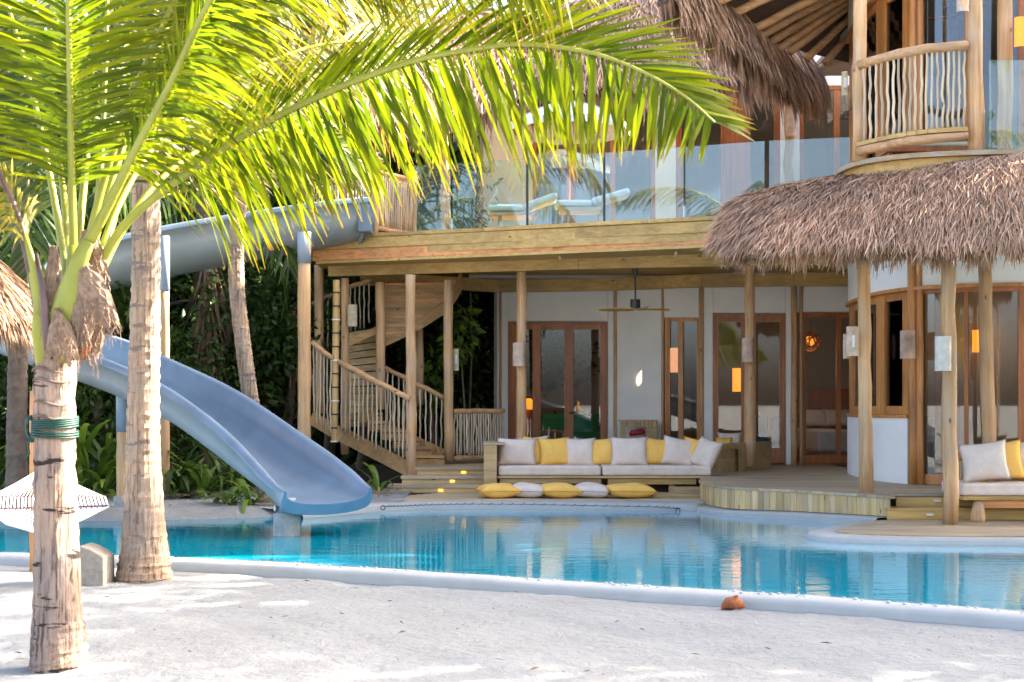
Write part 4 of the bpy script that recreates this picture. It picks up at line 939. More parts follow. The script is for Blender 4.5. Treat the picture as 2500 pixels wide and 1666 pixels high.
# bolted flange and entry hood at the top
i0 = 3; m = MB(); a = ro[i0]
pts = [p+(p-Vector(cs[i0][:3])).normalized()*.07 for p in a]
for j in range(NP-1): m.hexa([a[j], a[j+1], pts[j+1], pts[j]], [q+Vector((-.03, 0, 0)) for q in (a[j], a[j+1], pts[j+1], pts[j])])
m.build('flange', SLIDE_LEG, sl)
for j in range(1, NP-1):
    p = (a[j]+pts[j])/2+Vector((.03, -.01, 0)); MB().tube([p, p+Vector((.02, 0, 0))], .012, 6).build('bolt', DARK, sl)
m = MB(); hood = []
for k in range(9):
    t = k/8; ang = math.pi*t; hood.append(P(880, 500, 23.1)+Vector((.10*math.cos(ang)*1.0, 0, .06+.07*math.sin(ang))))
y = 23.15; xr0, xr1 = PX(873, y), PX(904, y)
prof = [(xr0, PZ(566, y)), (xr0, PZ(503, y)), (xr0+.03, PZ(490, y)), (xr0+.09, PZ(484, y)), (xr1-.04, PZ(492, y)), (xr1, PZ(520, y)), (xr1+.02, PZ(566, y))]
m.hexa([(x, y, z) for x, z in prof], [(x, y+1.0, z) for x, z in prof]); m.build('entry_hood', SLIDE, sl, bevel=.02)
def leg(u, y, zt, zj, zb, r, foot=None):
    x = PX(u, y); MB().tube([(x, y, zj), (x, y, zt)], r*1.04, 14).build('leg_sleeve', SLIDE_LEG, sl, smooth=True)
    MB().log((x, y, zb), (x, y, zj-.002), r, r, 12, 8, .004, int(u)).build('leg', W_POST, sl, smooth=True)
leg(743, 22.6, PZ(560, 22.6)-.05, PZ(643, 22.6), .2, .105)
leg(401, 20.6, 4.0, 3.2, .15, .075)
x, y = PX(296, 18.6), 18.6
leg(300, 18.95, 1.98, 1.20, .05, .085)
MB().tube([(PX(300, 18.95), 18.95, -.05), (PX(300, 18.95), 18.95, .34)], .12, 14).build('pier', CONCRETE, sl, smooth=False)
x, y = PX(707, 15.95), 15.95; x = PX(700, 16.1); y = 16.1
MB().tube([(x, y, -.2), (x, y, .335)], .152, 24).build('pier', CONCRETE, sl)
MB().tube([(x, y, .335), (x, y, .50)], [.115, .105], 16).build('leg_sleeve', SLIDE_LEG, sl, smooth=True)
MB().tube([(x-.1, y-.06, .39), (x-.125, y-.08, .39)], .035, 8).build('bolt', STEEL, sl)

# ------------------------------------------------------------------ lamps
def lamp(p, w, h, label, mat, group=None, lit=False, name='wall_lamp'):
    """half-round shade on a back plate; p = centre of the front"""
    t = thing(name, label, 'lamp', (p.x, p.y, p.z-h/2), group); r = w/2
    pts_o = [(math.cos(a)*r, -math.sin(a)*r*.8) for a in np.linspace(math.pi, 0, 13)]
    m = MB()
    for (a, b), (c, d) in zip(pts_o, pts_o[1:]):
        m.hexa([(a, b, 0), (c, d, 0), (c*.93, d*.93, 0), (a*.93, b*.93, 0)], [(a, b, h), (c, d, h), (c*.93, d*.93, h), (a*.93, b*.93, h)])
    m.build('lamp_shade', mat, t, smooth=False, local=True)
    MB().box(-r*.85, r*.85, .0, .03, .02, h-.02).build('back_plate', W_FRAME2, t, local=True)
    MB().tube([(0, -.04, h*.3), (0, -.04, h*.7)], .025, 8).build('bulb', LIT if lit else WHITEC, t, local=True)
    return t
lamp(P(1266, 866, 23.45), .19, .385, 'pale shade on the veranda post in front of the left glass door', LAMPSTONE)
lamp(P(1825, 855, 23.75), .19, .40, 'pinkish striped shade on the veranda post before the teal chest', LAMPSTONE)
lamp(P(1261+0, 866, 23.4)+Vector((99, 0, 0)), .19, .385, 'tmp', LAMPSTONE)
for o in [o for o in bpy.data.objects if o.get('label') == 'tmp']:
    for c in list(o.children): bpy.data.objects.remove(c)
    bpy.data.objects.remove(o)
lamp(P(860, 771, 24.15), .17, .37, 'textured tan shade on the stair post beside the bamboo pole', LAMPROUGH)
lamp(P(1113, 879, 24.05), .10, .37, 'narrow tan shade behind the last stair post', LAMPROUGH)
lamp(P(2081, 834, 17.85), .15, .37, 'pale marbled shade on the left side of the deck post', LAMPSTONE)
lamp(P(2068, 846, 20.9), .12, .36, 'pinkish shade at the corner of the round bay', LAMPSTONE)
lamp(P(2216, 842, 19.55), .21, .385, 'reddish brown marbled shade on the wall pole of the round bay', plain('lamp_shade_red', (.50, .34, .26), .6, var=.4, scale=5))
lamp(P(2302, 864, 16.5), .19, .40, 'white shade on the thick post above the pool platform', plain('lamp_shade_white', (.56, .50, .43), .7, var=.15, scale=12))
lamp(P(2350, 8, 17.55), .15, .22, 'cream shade high on the balcony post', LAMPSTONE, lit=True)
lamp(P(2492, 80, 18.4), .17, .38, 'glowing orange shade on the far balcony post', LIT, lit=True)
lamp(P(1931, 307, 26.85), .19, .42, 'tan shade on the upstairs post between door and window', LAMPSTONE)
lamp(P(2062, 205, 20.3), .09, .34, 'pale shade at the corner of the upper bay', LAMPROUGH)
# small hanging lights under the terrace edge
for u, v, w in ((1367, 622, 'near the middle post'), (1650, 614, 'near the thatch')):
    y = tl(u)+.35; p = P(u, v+12, y); t = thing('hanging_lamp', 'tiny cone lamp hanging under the terrace beam '+w, 'lamp', p)
    MB().tube([p, p+Vector((0, 0, .14))], [.03, .012], 10).build('cone', LAMPSTONE, t, smooth=True); MB().tube([p+Vector((0, 0, .14)), (p.x, p.y, 3.95)], .005, 5).build('cord', DARK, t)
# ceiling fan
fp = P(1551, 750, 23.6); fan = thing('ceiling_fan', 'wooden ceiling fan with dark motor under the terrace', 'ceiling fan', fp)
MB().tube([fp+Vector((0, 0, -.02)), fp+Vector((0, 0, .125))], .083, 20).build('motor', DARK, fan); MB().tube([fp+Vector((0, 0, .13)), (fp.x, fp.y, PZ(660, 23.6)+.1)], .014, 8).build('rod', DARK, fan)
MB().tube([(fp.x, fp.y, PZ(668, 23.6)), (fp.x, fp.y, PZ(655, 23.6)+.1)], [.04, .06], 12).build('ceiling_cup', DARK, fan)
for k, a in enumerate((R(172), R(14), R(285))):
    d = Vector((math.cos(a), math.sin(a), 0)); n_ = Vector((-d.y, d.x, 0)); m = MB(); pr = []
    for t, w in ((.02, .05), (.12, .09), (.3, .085), (.5, .06), (.60, .02)):
        c = fp+d*t+Vector((0, 0, -.045)); pr.append((c+n_*w+Vector((0, 0, .018)), c-n_*w-Vector((0, 0, .018))))
    for (a1, b1), (a2, b2) in zip(pr, pr[1:]): m.hexa([a1, b1, b2, a2], [q+Vector((0, 0, .012)) for q in (a1, b1, b2, a2)])
    m.build('blade', W_ORANGE if 'x' in MATS else W_PINE, fan)

# ------------------------------------------------------------------ cushions
def pillow_mesh(name, w, h, t, mat, parent, seed=0):
    n = 15; g = random.Random(seed); V, F = [], []
    px_, py_ = g.uniform(-.2, .2), g.uniform(-.2, .2)
    for sidez in (1, -1):
        for i in range(n):
            for j in range(n):
                x, y = -1+2*i/(n-1), -1+2*j/(n-1)
                e = max(0, (1-abs(x)**2.6))*max(0, (1-abs(y)**2.6)); th = (e**.42)*t/2*(1+.12*math.sin(3*x+seed)*math.cos(2.5*y+seed*2))
                pin = 1-.11*(1-y*y)*abs(x)**2.5; pin2 = 1-.11*(1-x*x)*abs(y)**2.5
                V.append((x*w/2*pin, sidez*-th*(1+.06*(x*px_+y*py_)), y*h/2*pin2))
    q = lambda s, i, j: s*n*n+i*n+j
    for i in range(n-1):
        for j in range(n-1):
            F.append((q(0, i, j), q(0, i+1, j), q(0, i+1, j+1), q(0, i, j+1))); F.append((q(1, i, j+1), q(1, i+1, j+1), q(1, i+1, j), q(1, i, j)))
    me = bpy.data.meshes.new(name); me.from_pydata(V, [], F); me.update()
    bm = bmesh.new(); bm.from_mesh(me); bmesh.ops.remove_doubles(bm, verts=bm.verts, dist=1e-5); bm.to_mesh(me); bm.free()
    o = link(name, me, mat, parent, True); return o
def piping(w, h, parent, mat):
    pts = [];
    for s in range(4):
        for k in range(8):
            t = -1+2*k/8; x, y = ((t, -1), (1, t), (-t, 1), (-1, -t))[s]
            pts.append((x*w/2*(1-.11*(1-y*y)*abs(x)**2.5), 0, y*h/2*(1-.11*(1-x*x)*abs(y)**2.5)))
    pts.append(pts[0]); return MB().tube(pts, .006, 5, cap=False).build('piping', mat, parent, True, local=True)
PIPE_B = plain('beige_piping', (.42, .36, .33), .9); PIPE_Y = plain('yellow_piping', (.66, .34, .03), .9)
def cushion(p, w, h, t, mat, label, rot=(0, 0, 0), seed=0, group=None, name='cushion'):
    o = pillow_mesh(name, w, h, t, mat, None, seed); o.location = p; o.rotation_euler = rot; tag(o, label, 'cushion', group)
    piping(w, h, o, PIPE_B if mat is BEIGE else PIPE_Y); return o
# main sofa
SX0, SX1, SY = PX(1181, 21.9), 3.08, 21.95
sofa = thing('sofa', 'long timber daybed sofa with beige mattress facing the pool', 'sofa', ((SX0+SX1)/2, 22.3, ZLOW))
AXE = PX(1213, 21.9)
MB().box(SX0, AXE, 21.85, 23.0, ZLOW, PZ(1087, 21.85)).build('arm_rest', W_SOFA, sofa, bevel=.01)
MB().box(SX0-.01, PX(1232, 21.9), 21.84, 23.02, PZ(1087, 21.85)+.003, PZ(1083, 21.85)+.01).build('arm_cap', W_DECK, sofa)
mid = PX(1469, 21.95)
zt, zb_ = PZ(1138, SY), PZ(1162, SY)
for a, b in ((AXE+.02, mid-.01), (mid+.01, SX1)): MB().box(a, b, SY, 22.95, zb_, zt).build('seat_cushion', BEIGE, sofa, bevel=.035)
MB().box(AXE+.01, SX1, SY+.01, 22.95, PZ(1168, SY), zb_-.003).build('seat_board', W_SOFA, sofa)
MB().box(PX(1220, 22), PX(1468, 22), SY+.06, SY+.11, PZ(1181, 22), PZ(1169.5, 22)).build('front_rail', W_SOFA, sofa); MB().box(PX(1484, 22), 2.85, SY+.06, SY+.11, PZ(1183, 22), PZ(1169.5, 22)).build('front_rail', W_PINE, sofa)
for u in (1230, 1455, 1492, 1640): MB().log((PX(u, 22.2), 22.15, ZLOW), (PX(u, 22.2), 22.15, PZ(1169.5, 22)), .06, .055, 8, 3, .004, u).build('leg', W_POST, sofa, smooth=True)
MB().box(AXE, 3.0, 22.95, 23.0, ZLOW+.05, zt+.34).build('backrest', W_SOFA, sofa)
cu = [  # u centre, width m, colour, depth, tilt, turn, roll
    (1300, .50, BEIGE, 22.80, 'beige cushion peeping over behind the second cushion row', 12, 0, 0, 1063+36),
    (1310, .52, YELLOW, 22.58, 'yellow cushion squeezed between the beige end cushion and another yellow one', 14, -8, 3, 1104),
    (1353, .50, YELLOW, 22.50, 'yellow cushion third from the sofa arm, between a yellow and a beige one', 13, 4, 0, 1103),
    (1262, .60, BEIGE, 22.35, 'beige end cushion leaning against the wooden sofa arm', 15, 6, -4, 1103),
    (1413, .50, BEIGE, 22.52, 'beige cushion between two yellow ones left of the sofa seam', 12, 0, 0, 1105),
    (1470, .46, YELLOW, 22.55, 'yellow cushion standing over the seam of the sofa mattress', 12, -4, 0, 1104),
    (1604, .50, YELLOW, 22.52, 'yellow cushion between two beige ones right of the sofa seam', 13, 6, 3, 1103),
    (1536, .58, BEIGE, 22.40, 'wide beige cushion right of the sofa seam', 14, 3, 2, 1103),
    (1657, .52, BEIGE, 22.48, 'beige cushion between the last two yellow ones on the long sofa', 13, 4, 5, 1103),
    (1702, .48, YELLOW, 22.50, 'narrow yellow cushion at the table end of the long sofa', 16, -10, 10, 1104),
    (1724, .50, BEIGE, 22.25, 'beige cushion slumped against the wooden side table', 20, -38, 16, 1107)]
for k, (u, w, c, y, lab, tilt, turn, roll, vc) in enumerate(cu):
    cushion(Vector((PX(u, y), y, PZ(vc, y)-.005)), w*1.04, .47+.02*((k*5) % 3-1), .22, c, lab, (R(-tilt-2*(k % 3)), R(roll+(-4, 3, -2, 5, 0)[k % 5]), R(turn*1.6+(-7, 6, 3, -5)[k % 4])), k+1)
c = cushion(P(1782, 1080, 24.9), .42, .36, .16, BEIGE, 'beige cushion behind the wooden side table', (R(-20), 0, 0), 31); c2 = cushion(P(1768, 1088, 24.75), .3, .3, .14, YELLOW, 'yellow cushion mostly hidden behind the wooden side table', (R(-20), 0, 0), 32)
bs2 = thing('veranda_bench', 'plain wooden bench behind the side table', 'bench', (PX(1782, 25), 25, ZUP))
MB().box(PX(1740, 25), PX(1815, 25), 24.7, 25.2, .55, .84).build('seat', W_SOFA, bs2); MB().box(PX(1742, 25), PX(1813, 25), 24.72, 25.18, ZUP, .55).build('base', W_SOFA, bs2)
# floor pillows
for k, (u, w, c, lab, rz, dy) in enumerate([(1217, .60, YELLOW, 'yellow floor pillow beside the entrance steps', 12, 0), (1290, .58, BEIGE, 'beige floor pillow next to the steps end pillow', -10, .06), (1363, .60, YELLOW, 'yellow floor pillow in the middle of the row', 14, 0), (1443, .58, BEIGE, 'beige floor pillow beside the large yellow end pillow', -8, .05), (1534, .72, YELLOW, 'large yellow floor pillow at the side step end of the row', 18, -.02)]):
    y = 20.78+dy; cushion(Vector((PX(u, y), y, ZLOW+.105)), w, .56, .215, c, lab, (R(90), R(random.uniform(-2, 2)), R(rz)), 40+k, 'pillows on the lower deck', 'floor_pillow')
# side table: open box of boards
tp = [P(1749, 1156, (EZ-ZUP)*FPX/(1156-HV)), P(1808, 1151.5, (EZ-ZUP)*FPX/(1151.5-HV)), P(1883, 1144, (EZ-ZUP)*FPX/(1144-HV))]
a, b, c_ = [Vector((p.x, p.y, 0)) for p in tp]; d_ = a+(c_-b); tbl = thing('side_table', 'box shaped wooden side table with rounded open front', 'side table', ((a+c_)/2)+Vector((0, 0, ZUP)))
zt2 = PZ(1091, a.y)
ex, ey = (b-a).normalized(), (c_-b).normalized()
def tb_box(p0, p1, q, z0, z1, name, mat=W_SOFA, bevel=.004):
    return MB().hexa([Vector((*v.to_2d(), z0)) for v in (p0, p1, p1+q, p0+q)], [Vector((*v.to_2d(), z1)) for v in (p0, p1, p1+q, p0+q)]).build(name, mat, tbl, bevel=bevel)
tb_box(a-ex*.01-ey*.01, b+ex*.012-ey*.01, (c_-b)*1.01, zt2, zt2+.045, 'top')
h2 = (zt2-ZUP)/2
for z0, z1 in ((ZUP+.002, ZUP+h2-.002), (ZUP+h2+.002, zt2-.002)):
    tb_box(b-ex*.035, b, c_-b, z0, z1, 'side_board'); tb_box(a, a+ex*.035, c_-b, z0, z1, 'side_board'); tb_box(d_-ey*.03+ex*.037, c_-ey*.03-ex*.037, ey*.03, z0, z1, 'back_board')
# rounded front frame
w_ = (b-a).length; prof_o = [(0, 0), (0, zt2-ZUP-.003), (w_, zt2-ZUP-.003), (w_, 0)]; t_ = .055; rr = .07
inn = [(t_, 0)]+[(t_+rr-rr*math.cos(x), zt2-ZUP-t_-rr+rr*math.sin(x)) for x in np.linspace(0, math.pi/2, 5)]+[(w_-t_-rr+rr*math.sin(x), zt2-ZUP-t_-rr+rr*math.cos(x)) for x in np.linspace(0, math.pi/2, 5)]+[(w_-t_, 0)]
outp = [(0, 0)]+[(0, lerp(0, zt2-ZUP-.003, k/4)) for k in range(1, 5)]+[(lerp(0, w_, k/2), zt2-ZUP-.003) for k in (0, 1, 2)][1:2]+[(w_, lerp(zt2-ZUP-.003, 0, k/4)) for k in range(0, 4)]+[(w_, 0)]
m = MB(); n_ = min(len(inn), len(outp))
outp = outp[:1]+[(0, (zt2-ZUP-.003)*k/4) for k in range(1, 5)]+[(w_*.33, zt2-ZUP-.003), (w_*.66, zt2-ZUP-.003)]+[(w_, (zt2-ZUP-.003)*(1-k/4)) for k in range(0, 4)]+[(w_, 0)]
n_ = len(inn)
if len(outp) != n_:
    xs_ = np.linspace(0, len(outp)-1, n_); outp = [tuple(np.array(outp[int(x)])*(1-(x-int(x)))+np.array(outp[min(int(x)+1, len(outp)-1)])*(x-int(x))) for x in xs_]
W3 = lambda q, o: Vector((a.x, a.y, ZUP+.001))+ex*q[0]+Vector((0, 0, q[1]))+ey*o
for (p, q), (r_, s_) in zip(zip(outp, inn), zip(outp[1:], inn[1:])): m.hexa([W3(p, -.012), W3(r_, -.012), W3(s_, -.012), W3(q, -.012)], [W3(p, .02), W3(r_, .02), W3(s_, .02), W3(q, .02)])
m.build('front_frame', W_PINE, tbl)
# fire extinguisher box on the wall
ex_b = thing('extinguisher_box', 'small slatted wooden wall box with a red fire extinguisher inside', 'wall box', P(1558, 1075, 26.6))
yb = 26.35
def eb(u0, u1, v0, v1, y0, y1, name, mat): return MB().box(PX(u0, yb), PX(u1, yb), y0, y1, PZ(v1, yb), PZ(v0, yb)).build(name, mat, ex_b)
for k in range(9): eb(1515+k*9.8, 1515+k*9.8+9, 1029, 1043, yb, yb+.02, 'slat', W_SOFA)
eb(1515, 1527, 1043.5, 1100, yb, yb+.02, 'side_board', W_SOFA); eb(1578, 1603, 1043.5, 1100, yb, yb+.02, 'side_board', W_SOFA); eb(1513, 1605, 1026, 1028.6, yb-.02, yb+.35, 'top', W_SOFA); eb(1603.5, 1606, 1029, 1100, yb, yb+.35, 'side_board', W_SOFA)
p0 = P(1556, 1058, yb+.12); MB().tube([p0+Vector((-.14, 0, -.04)), p0+Vector((-.1, 0, 0)), p0+Vector((.1, 0, .03)), p0+Vector((.14, 0, .02))], [.03, .055, .055, .02], 10).build('extinguisher', RED, ex_b, smooth=True)
# right sofa on the platform
s2 = thing('platform_sofa', 'low timber sofa with beige mattress on the pool platform', 'sofa', (6.4, 17, ZPLAT)); y = 16.9; x0 = PX(2350, y)
MB().box(x0, 7.9, y, 17.75, PZ(1211, y), PZ(1181, y)).build('seat_cushion', BEIGE, s2, bevel=.03); MB().box(x0+.02, 7.9, y+.01, 17.75, PZ(1222, y), PZ(1212, y)).build('seat_board', W_PINE, s2, bevel=.006)
MB().box(PX(2397, y), 7.9, y+.07, y+.13, PZ(1242, y), PZ(1223, y)).build('front_rail', W_ORANGE, s2)
for u, yy in ((2388, 16.98), (2430, 17.5), (2600, 16.98)):
    x = PX(u, yy); MB().tube([(x, yy, ZPLAT), (x, yy, .2), (x, yy, .3), (x, yy, PZ(1223, y))], [.085, .09, .075, .05], 10).build('leg', W_POST, s2, smooth=True)
for k, (u, w, c, yy, lab, tilt, turn, roll, vc) in enumerate([(2440, .56, YELLOW, 17.40, 'yellow cushion showing as a stripe between two beige ones on the platform sofa', 20, -16, -7, 1126), (2472, .56, BEIGE, 17.54, 'beige cushion behind the yellow stripe on the platform sofa', 20, -16, -5, 1126), (2404, .56, BEIGE, 17.22, 'big beige cushion at the post end of the platform sofa', 20, -14, -7, 1127), (2522, .54, YELLOW, 17.66, 'yellow cushion cut by the picture edge on the platform sofa', 18, -10, 0, 1128)]):
    cushion(Vector((PX(u, yy), yy, PZ(vc, yy))), w, .50, .2, c, lab, (R(-tilt), R(roll), R(turn)), 60+k)
bk = thing('sofa_stick_railing', 'stick backrest with log top behind the platform sofa', 'railing', (5.9, 17.95, ZPLAT)); y = 17.9
MB().log((PX(2338, y), y, PZ(1114, y)), (PX(2560, y), y, PZ(1112, y)), .07, .07, 10, 6, .008, 91).build('top_log', W_FRAME2, bk, smooth=True); MB().log((PX(2338, y), y, PZ(1214, y)), (PX(2560, y), y, PZ(1214, y)), .06, .06, 10, 6, .008, 92).build('bottom_log', W_STAIR, bk, smooth=True)
for k in range(26): 
    u = 2338+k*7.6; MB().log((PX(u, y), y, PZ(1206, y)), (PX(u+random.uniform(-2, 2), y), y, PZ(1122, y)), .015, .013, 6, 5, .006, 900+k).build('stick', W_STICK, bk, smooth=True)

# ------------------------------------------------------------------ terrace furniture
def lounger(name, label, u0, u1, u2, vf, vb, y):
    t = thing(name, label, 'sun lounger', P((u0+u2)/2, 560, y)); a, b, c = P(u0, vf, y), P(u1, vf, y), P(u2, vb, y); w = Vector((0, .65, 0)); f = 4.345
    MB().beam(a+Vector((.03, .32, -.03)), b+Vector((0, .32, -.03)), .6, .10).build('mattress', PALEBLUE, t, bevel=.04)
    MB().beam(b+Vector((0, .32, -.01)), c+Vector((0, .32, .02)), .62, .11).build('back_cushion', PALEBLUE, t, bevel=.04)
    MB().beam(a+Vector((.1, .32, -.13)), b+Vector((.2, .32, -.13)), .58, .05).build('frame', W_SOFA, t)
    for p in (a+Vector((.25, .1, 0)), a+Vector((.25, .55, 0)), b+Vector((.15, .1, 0)), b+Vector((.15, .55, 0))): MB().box(p.x-.03, p.x+.03, p.y-.03, p.y+.03, f, p.z-.155).build('leg', W_SOFA, t)
lounger('sun_lounger', 'pale blue sun lounger with low backrest on the terrace', 1184, 1282, 1360, 502, 478, 23.7)
lounger('sun_lounger', 'pale blue sun lounger with tall bolster in front of the white terrace wall', 1352, 1446, 1538, 490, 468, 23.6)
for b in [o for o in bpy.data.objects if o.name.startswith('back_cushion')]: pass
pr = thing('parasol', 'white canvas parasol on the terrace behind the palm frond', 'parasol', P(1392, 560, 25)); pc = P(1388, 240, 25)
rim = [pc+Vector((1.12*math.cos(a), 1.12*math.sin(a), -.50+.0*k)) for k, a in enumerate(np.linspace(0, 2*math.pi, 9)[:-1]+.2)]
m = MB()
for k in range(8):
    a, b = rim[k], rim[(k+1) % 8]; mid_ = (a+b)/2+Vector((0, 0, .03))-((a+b)/2-pc)*.04; ha, hb = a.lerp(pc, .5)+Vector((0, 0, .06)), b.lerp(pc, .5)+Vector((0, 0, .06))
    m.poly([pc, ha, hb]); m.poly([ha, a, mid_, b, hb]); m.poly([a, a+Vector((0, 0, -.12)), b+Vector((0, 0, -.12)), b, mid_])
m.build('canopy', WHITEC, pr); MB().tube([(pc.x, pc.y, 4.345), (pc.x, pc.y, pc.z+.05)], .03, 8).build('pole', W_FRAME, pr)
for a in rim: MB().tube([pc+Vector((0, 0, -.06)), a+Vector((0, 0, -.03))], .012, 5).build('rib', W_FRAME, pr)

# ------------------------------------------------------------------ things seen through the glass
lt = P(1978, 832, 27.6); t = thing('woven_lantern', 'round woven lantern glowing orange behind the right glass door', 'lantern', lt)
g_ = random.Random(3); m = MB()
for k in range(16):
    n_ = Vector((g_.gauss(0, 1), g_.gauss(0, 1), g_.gauss(0, 1))).normalized(); x_ = n_.orthogonal().normalized(); y_ = n_.cross(x_); o_ = g_.uniform(-.09, .09); r_ = math.sqrt(.2**2-o_*o_)
    m.tube([lt+n_*o_+(x_*math.cos(q)+y_*math.sin(q))*r_ for q in np.linspace(0, 2*math.pi, 15)], .012, 5, cap=False)
m.build('weave', W_FRAME, t); MB().tube([lt+Vector((0, 0, z)) for z in (-.1, -.05, 0, .05, .1)], [.03, .09, .11, .09, .03], 10).build('bulb', LIT, t, smooth=True); MB().tube([lt+Vector((0, 0, .2)), (lt.x, lt.y, 3.92)], .006, 5).build('cord', DARK, t); lit_lamp(t, lt+Vector((0, 0, -.3)), 7)
t = lamp(P(1800, 928, 29.2), .2, .48, 'orange glowing wall shade inside the middle room', LIT, lit=True, name='room_lamp'); lit_lamp(t, P(1800, 928, 29.2)+Vector((0, -.35, 0)), 5)
t2 = lamp(P(1646, 880, 29.0), .22, .5, 'pinkish glowing shade inside behind the narrow window', glow('soft_lit_shade', (1, .40, .18), .14, (.6, .42, .33)), lit=True, name='room_lamp')
bed = thing('bed', 'white bed with wooden headboard seen through the right glass door', 'bed', (6.0, 28.5, ZUP))
MB().box(PX(1990, 28), PX(2080, 28), 27.8, 30, ZUP+.2, ZUP+.62).build('mattress', WHITEC, bed, bevel=.05); MB().box(PX(1975, 30), PX(2110, 30), 30.0, 30.08, ZUP, 1.9).build('headboard', W_FRAME, bed); MB().box(PX(1985, 28), PX(2085, 28), 27.8, 30, ZUP, ZUP+.2).build('bed_base', W_FRAME, bed)
for u in (1985, 2045): 
    c = pillow_mesh('pillow', .6, .4, .16, WHITEC, bed, u); c.location = P(u, 1020, 29.6)-origin(bed); c.rotation_euler = (R(-25), 0, 0)
ch = thing('storage_chest', 'teal storage chest standing inside behind the veranda post', 'chest', (PX(1875, 27.4), 27.4, ZUP))
MB().box(PX(1838, 27), PX(1872, 27), 26.9, 27.5, ZUP, 1.32).build('body', TEAL, ch); MB().box(PX(1878, 27), PX(1912, 27), 26.9, 27.5, ZUP, 1.32).build('body', TEAL, ch); MB().box(PX(1872.3, 27), PX(1877.7, 27), 26.88, 27.5, ZUP, 1.34).build('corner_post', W_FRAME, ch)
gsf = thing('green_sofa', 'green upholstered sofa seen through the left glass door', 'sofa', (PX(1390, 29), 29, ZUP))
MB().box(PX(1320, 29), PX(1470, 29), 29.2, 29.6, ZUP+.35, 1.38).build('backrest', GREENF, gsf, bevel=.08); MB().box(PX(1320, 29), PX(1470, 29), 28.5, 29.2, ZUP, 1.0).build('seat', GREENF, gsf, bevel=.06)
ct = thing('coffee_table', 'low wooden table seen through the left glass door', 'table', (PX(1350, 28), 28, ZUP)); MB().box(PX(1312, 28), PX(1400, 28), 27.7, 28.3, 1.0, 1.06).build('top', W_FRAME, ct); MB().box(PX(1340, 28), PX(1372, 28), 27.9, 28.2, ZUP, 1.0).build('base', W_STAIR, ct)
sb = thing('driftwood_wreath', 'dark spiky driftwood wreath on the wall behind the left glass door', 'wall decoration', P(1345, 850, 30.9)); m = MB(); c0 = P(1345, 850, 30.85)
for k in range(70):
    a = g_.uniform(0, 6.283); r0, r1 = g_.uniform(.05, .2), g_.uniform(.3, .48); m.tube([c0+Vector((math.cos(a)*r0, -.1, math.sin(a)*r0)), c0+Vector((math.cos(a+.15)*r1, -.05-g_.uniform(0, .2), math.sin(a+.15)*r1))], [.02, .008], 5)
m.build('sticks', BARK, sb)
tbl2 = thing('table_lamp', 'table lamp with cream shade behind the round bay window', 'lamp', P(2184, 1015, 21.2)); c0 = P(2184, 1015, 21.2)
MB().tube([c0, c0+Vector((0, 0, .12)), c0+Vector((0, 0, .26)), c0+Vector((0, 0, .34))], [.11, .14, .11, .02], 14).build('base', CONC2, tbl2, smooth=True); z0 = PZ(952, 21.2)
MB().tube([(c0.x, c0.y, z0), (c0.x, c0.y, PZ(900, 21.2))], [.17, .135], 20, cap=False).build('lamp_shade', LAMPROUGH, tbl2, smooth=True); MB().tube([c0+Vector((0, 0, .3)), (c0.x, c0.y, z0+.1)], .01, 6).build('stem', STEEL, tbl2)
cab = thing('bay_cabinet', 'dark cabinet carrying the table lamp inside the round bay', 'cabinet', (c0.x, c0.y, ZUP)); MB().box(c0.x-.3, c0.x+.5, c0.y-.25, c0.y+.25, ZUP, c0.z-.003).build('body', INT_FLOOR, cab)
# two fans in the upstairs rooms
for u, v, y, lab in ((2322, 45, 21.5, 'dark ceiling fan inside the upper bay'), (2062, 292, 29.0, 'dark ceiling fan behind the upstairs window')):
    p = P(u, v, y); t = thing('ceiling_fan', lab, 'ceiling fan', p); MB().tube([p, p+Vector((0, 0, .16))], .09, 12).build('motor', DARK, t); MB().tube([p+Vector((0, 0, .16)), p+Vector((0, 0, .7))], .015, 6).build('rod', DARK, t)
    for a in (R(170), R(290), R(50)): MB().beam(p+Vector((0, 0, .02)), p+Vector((.75*math.cos(a), .75*math.sin(a), .0)), .11, .012).build('blade', W_FRAME, t)

# ------------------------------------------------------------------ left foreground: hammock, post, concrete block, thatched parasol
hp = thing('hammock_post', 'orange brown wooden post behind the near palm trunk', 'post', (PX(84, 13.4), 13.4, 0)); MB().log((PX(84, 13.4), 13.4, -.1), (PX(84, 13.4), 13.4, PZ(955, 13.4)), .045, .042, 10, 7, .004, 5).build('pole', W_FRAME2, hp, smooth=True)
hm = thing('hammock', 'white rope hammock with dark red spreader bars behind the near palm', 'hammock', (PX(130, 12.7), 12.7, .4))
y1, y2 = 12.5, 12.85; bl_, br_ = P(-30, 1244, y1), P(266, 1237, y1); cl_, cr_ = P(-25, 1214, y2), P(256, 1214, y2); ap = P(104, 1142, 13.35)
MB().tube([bl_, br_], .013, 8).build('spreader_bar', BARRED, hm, smooth=True); MB().tube([cl_, cr_], .011, 8).build('spreader_bar', BARRED, hm, smooth=True)
m = MB()
for k in range(33):
    t = k/32; a = cl_.lerp(cr_, t); m.tube([a, a.lerp(ap, .5)+Vector((0, 0, -.008)), ap], .0034, 5)
    b = bl_.lerp(br_, t); m.tube([a, (a+b)/2+Vector((0, 0, -.01)), b], .0085, 5)
m.build('fan_ropes', ROPE_W, hm)
m = MB(); bot = P(96, 1302, 11.9); bt0, bt1 = P(40, 1292, 11.9), P(150, 1294, 11.9)
def hnet(s, t):
    a = bl_.lerp(br_, s); c = bot+Vector((lerp(-.28, .28, s), 0, abs(s-.5)*.16)); p = a.lerp(c, t); p.z -= .10*math.sin(math.pi*t)*(1-abs(2*s-1)); return p
NS = 22
